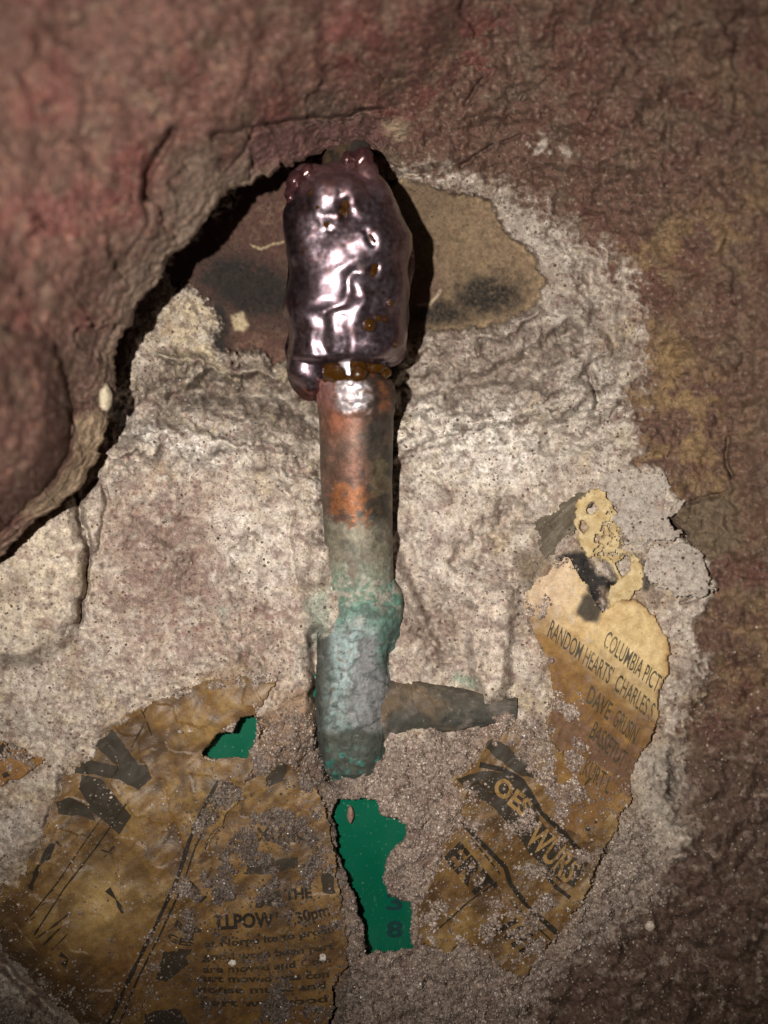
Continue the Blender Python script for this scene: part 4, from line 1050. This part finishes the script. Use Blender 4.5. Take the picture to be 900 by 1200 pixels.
disp += frontm * (ridge([(420,300),(394,328),(372,352)], 11, .85) + ridge([(362,376),(366,424)], 9, .6) + ridge([(394,362),(390,412)], 8, .45) + ridge([(416,356),(414,410)], 12, .6)
                  + ridge([(424,350),(418,334)], 8, .5) + ridge([(374,222),(396,208),(416,222)], 9, .6) + ridge([(366,244),(374,258)], 8, .6) + ridge([(404,222),(420,250)], 7, .5)
                  - ridge([(378,376),(376,420)], 7, .5) - ridge([(386,366),(404,346),(420,322)], 6, .6) - ridge([(404,372),(402,412)], 5, .25)
                  - ridge([(404,238),(407,248)], 6.5, 1.5) - ridge([(382,264),(383,264)], 4, .6) - ridge([(434,276),(442,286)], 4.5, .7) - ridge([(436,322),(440,312)], 6, .9)
                  - ridge([(457,355),(458,356)], 4, 1.0) - ridge([(414,345),(418,348)], 6, .5) + ridge([(432,400),(456,410)], 9, .5) - ridge([(436,366),(460,370)], 9, .4))
co2 = co + no * (disp / 1000)[:, None]
me2.vertices.foreach_set('co', co2.ravel()); me2.polygons.foreach_set('use_smooth', np.ones(len(me2.polygons), bool))
q1 = fbm(bpx, bpy_, 40, 4, 611); q2 = fbm(bpx, bpy_, 14, 4, 615); q3 = fbm(bpx, bpy_, 5, 2, 619)
CM = np.empty((nv, 3)); CM[:] = (.23,.18,.21)
CM = mixc(CM, sstep(.0, .45, q1) * .6, (.33,.28,.32)); CM = mixc(CM, sstep(.1, .5, q2) * .6, (.15,.085,.08))
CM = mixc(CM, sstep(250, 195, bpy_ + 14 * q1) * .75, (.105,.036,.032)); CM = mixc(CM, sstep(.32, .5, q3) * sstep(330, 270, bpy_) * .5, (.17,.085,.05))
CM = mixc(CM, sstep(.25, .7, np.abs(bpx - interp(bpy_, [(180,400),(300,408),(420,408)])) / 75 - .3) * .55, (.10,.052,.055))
CM = mixc(CM, sstep(452, 462, bpy_ + 3 * q2) * .8, (.20,.075,.05))
MET = np.clip(.97 - .35 * sstep(240, 200, bpy_), 0, 1)
at_ = me2.color_attributes.new('tint', 'FLOAT_COLOR', 'POINT'); at_.data.foreach_set('color', np.concatenate([np.clip(CM, .01, .6), np.ones((nv, 1))], 1).astype(np.float32).ravel())
at_ = me2.attributes.new('shine', 'FLOAT', 'POINT'); at_.data.foreach_set('value', MET.astype(np.float32))
T = NT('melted_resin'); vec = T.n('ShaderNodeTexCoord').outputs['Object']
tint = T.n('ShaderNodeVertexColor', layer_name='tint').outputs[0]; shn = T.n('ShaderNodeAttribute', attribute_name='shine').outputs['Fac']
n1 = T.noise(700, 5, .7, vec); n2 = T.noise(2400, 3, .6, vec)
T.l(T.mix(tint, T.ramp(n1, [(.3, (.62, .55, .55)), (.7, (1.35, 1.35, 1.4))]), 1.0, 'MULTIPLY'), T.p.inputs['Base Color'])
T.l(shn, T.p.inputs['Metallic']); T.l(T.ramp(n1, [(.3, .28), (.7, .43)]), T.p.inputs['Roughness'])
T.p.inputs['Coat Weight'].default_value = .45; T.p.inputs['Coat Roughness'].default_value = .16
T.l(T.bump(n2, .00003, 1, T.bump(n1, .000035)), T.p.inputs['Normal'])
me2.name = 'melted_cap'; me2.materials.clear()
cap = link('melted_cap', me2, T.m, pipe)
# bubbles of clear amber resin
T = NT('amber_resin'); vec = T.n('ShaderNodeTexCoord').outputs['Object']
T.l(T.mix((.020, .007, .0007), (.085, .034, .005), T.noise(900, 3, .6, vec)), T.p.inputs['Base Color'])
T.p.inputs['Roughness'].default_value = .05; T.p.inputs['Transmission Weight'].default_value = .35; T.p.inputs['IOR'].default_value = 1.52
T.p.inputs['Specular IOR Level'].default_value = .7
M_AMBER = T.m
from mathutils.bvhtree import BVHTree
BT = BVHTree.FromPolygons([Vector(v) for v in co2], [p.vertices[:] for p in me2.polygons])
def bubble(px, py, r, parent, sx=1.0, sy=1.0, push=.15, mat=M_AMBER, rot=0, hfix=None, wob=.22):
    a0 = Vector(at(px, py, .06)); a1 = Vector(at(px, py, -.03)); dirv = (a1 - a0).normalized()
    hit = BT.ray_cast(a0, dirv) if hfix is None else (None,)
    p = hit[0] if hit[0] is not None else Vector(at(px, py, (hfix or .01)))
    rad_ = r * S * .95
    b = bmesh.new(); bmesh.ops.create_icosphere(b, subdivisions=3, radius=rad_)
    cr, sr = math.cos(rot), math.sin(rot)
    Q = np.array([v.co[:] for v in b.verts]) / rad_; kq = 1 + wob * fbm(Q[:, 0] * 9 + px, Q[:, 2] * 9 + Q[:, 1] * 6 + py, 11, 2, 641)
    for v, k_ in zip(b.verts, kq): v.co *= k_
    for v in b.verts:
        x, z = v.co.x * sx, v.co.z * sy
        v.co = Vector((x * cr - z * sr, v.co.y, x * sr + z * cr)) + p - dirv * rad_ * push
    for f in b.faces: f.smooth = True
    return finish(b, 'bubble', mat, parent)
for args in [(433,381,7.6,cap,1,1,.1),(443.5,373,4,cap),(451,374,3.2,cap),(457.5,355.5,4.2,cap,.9,1.1,-.3),(438,318,8.5,cap,.75,1.25,-.5,M_AMBER,-.5),(405,239,5.5,cap,1,1,-.3),(401,248,4.2,cap,1,1,0),
             (407,249,4,cap,1,1,0),(382,263,3.6,cap,1,1,.1),(364,226,3,cap,1,1,.2),(372,243,2.6,cap,1,1,.2),(436,279,4.6,cap,.6,1.5,-.4,M_AMBER,.6),(463,404,4,cap,.8,1.2,-.4)]:
    bubble(*args)
for (x_, y_, r_, h_, sx_, sy_) in [(395,438,15,18.6,1.1,.9),(420,435,12.5,19.4,1.0,1.0),(408,445,6,20.0,1.2,.8),(384,444,6,16.6,1,1),(439,432,9,18.4,1.3,.7),(452,436,6.5,15.8,.8,1.3),(430,446,4,19.2,1,1)]:
    bubble(x_, y_, r_, cap, sx_, sy_, .0, M_AMBER, random.uniform(-.4, .4), h_ / 1000, .45)
M_RED = simple('red_resin', (.060,.024,.026), .2, .6, .45, 0, 600, .5)
for (x_, y_, r_, hh_) in [(425,187,13,.0225),(407,186,8,.022),(432,206,12,.0205),(347,212,11,.0225),(343,230,9,.0195),(360,203,9,.0225)]:
    n_ = bubble(x_, y_, r_, cap, 1, 1.15, 0, M_RED, random.uniform(-.4, .4), hh_, .3); n_.name = 'resin_nub'
for (x_, y_, r_) in [(290,186,5.5)]:
    bubble(x_, y_, r_, cap, 1, 1, 0, M_RED, 0, .029)

# ------------------------------------------------------------------ small stones and loose sand
def stone(px, py, h, r, col, label, sx=1, sy=1, cat='pebble', group=None):
    b = bmesh.new(); bmesh.ops.create_icosphere(b, subdivisions=3, radius=1)
    sd_ = random.randint(0, 9999); P = np.array([v.co[:] for v in b.verts])
    k = 1 + .28 * fbm(P[:, 0] * 10 + P[:, 2] * 3, P[:, 1] * 10 - P[:, 2] * 7, 9, 3, sd_)
    c0 = at(px, py, h); rad_ = r * S * (D - h) / D
    P = P * k[:, None] * rad_ * np.array([sx, .8, sy]) + c0
    for v, p in zip(b.verts, P): v.co = p
    me = bpy.data.meshes.new('pebble'); b.to_mesh(me); b.free()
    a_ = me.color_attributes.new('tint', 'FLOAT_COLOR', 'POINT'); a_.data.foreach_set('color', np.tile([*col, 1], len(me.vertices)).astype(np.float32))
    me.polygons.foreach_set('use_smooth', np.ones(len(me.polygons), bool))
    o = link('pebble', me, M_WALL, None, label=label, category=cat)
    if group: o['group'] = group
    return o
stone(124, 466, .0290, 13, (.45,.39,.29), 'cream oblong pebble stuck on the edge of the red overhang', .55, 1.25)
def surf(px, py): return float(sample(H, px, py)) / 1000
for (x_, y_, r_, c_, l_) in [(272,1127,5,(.62,.58,.52),'whitish round pebble on the newspaper body text below 7.30pm'),
                             (762,1085,6,(.52,.44,.37),'pale angular pebble low on the right red wall'),
                             (545,1063,4.5,(.58,.50,.44),'small pale pebble below the letters ERT'),
                             (378,1122,4.5,(.55,.50,.46),'white pebble at the lower left rim of the green hole')]:
    stone(x_, y_, surf(x_, y_) + .0009 + (.0006 if y_ != 1085 else 0), r_, c_, l_)

stone(411, 955, -.0045, 8, (.24,.15,.12), 'small brown crumb stuck near the top of the larger green hole', .5, 1.3)
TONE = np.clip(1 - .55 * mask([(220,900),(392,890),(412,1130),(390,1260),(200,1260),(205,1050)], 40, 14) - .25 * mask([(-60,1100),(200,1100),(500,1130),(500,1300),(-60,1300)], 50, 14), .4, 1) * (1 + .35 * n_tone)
def scatter(name, n, region, rmin, rmax, cols, mat, seed, lift=.0):
    r = np.random.default_rng(seed)
    out_p = []
    while sum(len(q) for q in out_p) < n:
        q = np.stack([r.uniform(-40, 940, 60000), r.uniform(150, 1240, 60000)], 1)
        out_p.append(q[r.random(60000) < np.clip(sample(region, q[:, 0], q[:, 1]), 0, 1)])
    q = np.concatenate(out_p)[:n]
    hg = sample(H, q[:, 0], q[:, 1]) / 1000
    for hf, ins in PH.values():
        k = ins(q[:, 0], q[:, 1]); 
        hg = np.where(k & np.isfinite(hg), np.maximum(hg, hf(q[:, 0], q[:, 1])), hg)
    base = np.array([(1,0,0),(-1,0,0),(0,1,0),(0,-1,0),(0,0,1),(0,0,-1)], float)
    tri = np.array([(0,2,4),(2,1,4),(1,3,4),(3,0,4),(2,0,5),(1,2,5),(3,1,5),(0,3,5)])
    rad = rmin + (rmax - rmin) * r.random(n) ** 3
    ang = r.random(n) * 6.28; tl = r.random(n) * 3
    V = base[None] * (1 + .5 * (r.random((n, 6, 1)) - .5)) + .25 * (r.random((n, 6, 3)) - .5)
    c, s = np.cos(ang)[:, None], np.sin(ang)[:, None]; x_, z_ = V[..., 0] * c - V[..., 2] * s, V[..., 0] * s + V[..., 2] * c
    c, s = np.cos(tl)[:, None], np.sin(tl)[:, None]; y_, z2 = V[..., 1] * c - z_ * s, V[..., 1] * s + z_ * c
    V = np.stack([x_, y_, z2], -1) * (rad * S)[:, None, None]
    P = at(q[:, 0], q[:, 1], hg + rad * S * .35 + lift)
    V = V + P[:, None]
    F = tri[None] + (np.arange(n) * 6)[:, None, None]
    tone = sample(TONE, q[:, 0], q[:, 1])[:, None]
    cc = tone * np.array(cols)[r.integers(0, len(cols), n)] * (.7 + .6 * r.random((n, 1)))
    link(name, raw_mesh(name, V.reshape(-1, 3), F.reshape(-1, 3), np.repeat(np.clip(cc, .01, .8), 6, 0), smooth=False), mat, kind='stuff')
dens = np.clip(m_crust * m_grey * (.35 + .5 * sstep(-.2, .4, clump)) * (1 - m_paper) + m_cover * .9 + m_paper * sstep(880, 960, Y) * (.06 + .3 * sstep(.0, .5, cover_n)), 0, 1) * (1 - m_hole)
dens *= 1 - .8 * mask([(40,860),(200,800),(236,900),(200,1060),(130,1190),(0,1090)], 20, 8)
M_SAND = mineral('sand_grain', grain=.25, bump=.0002, rough=.75, spec=.25, pits=False)
SANDC = [(.28,.225,.19), (.22,.168,.142), (.33,.27,.23), (.16,.115,.098), (.39,.33,.285), (.20,.15,.125)]
scatter('sand', 60000, dens, .55, 2.2, SANDC, M_SAND, 5)
dens2 = np.clip((1 - m_crust) * m_plaster * .25 + m_maroon * sstep(560, 900, Y) * .5 * (.3 + sstep(0, .4, n3)) + .25 * m_crust * m_maroon, 0, 1) * (1 - m_paper)
scatter('grit', 9000, dens2, .8, 2.4, [(.24,.19,.155), (.17,.12,.098), (.12,.08,.065), (.28,.235,.195)], M_SAND, 6)
T = NT('mica_glint'); T.p.inputs['Base Color'].default_value = (.75,.72,.66,1); T.p.inputs['Roughness'].default_value = .12; T.p.inputs['Specular IOR Level'].default_value = .8
scatter('mica', 260, dens, .7, 1.7, [(.6,.58,.55)], T.m, 8, .0003)
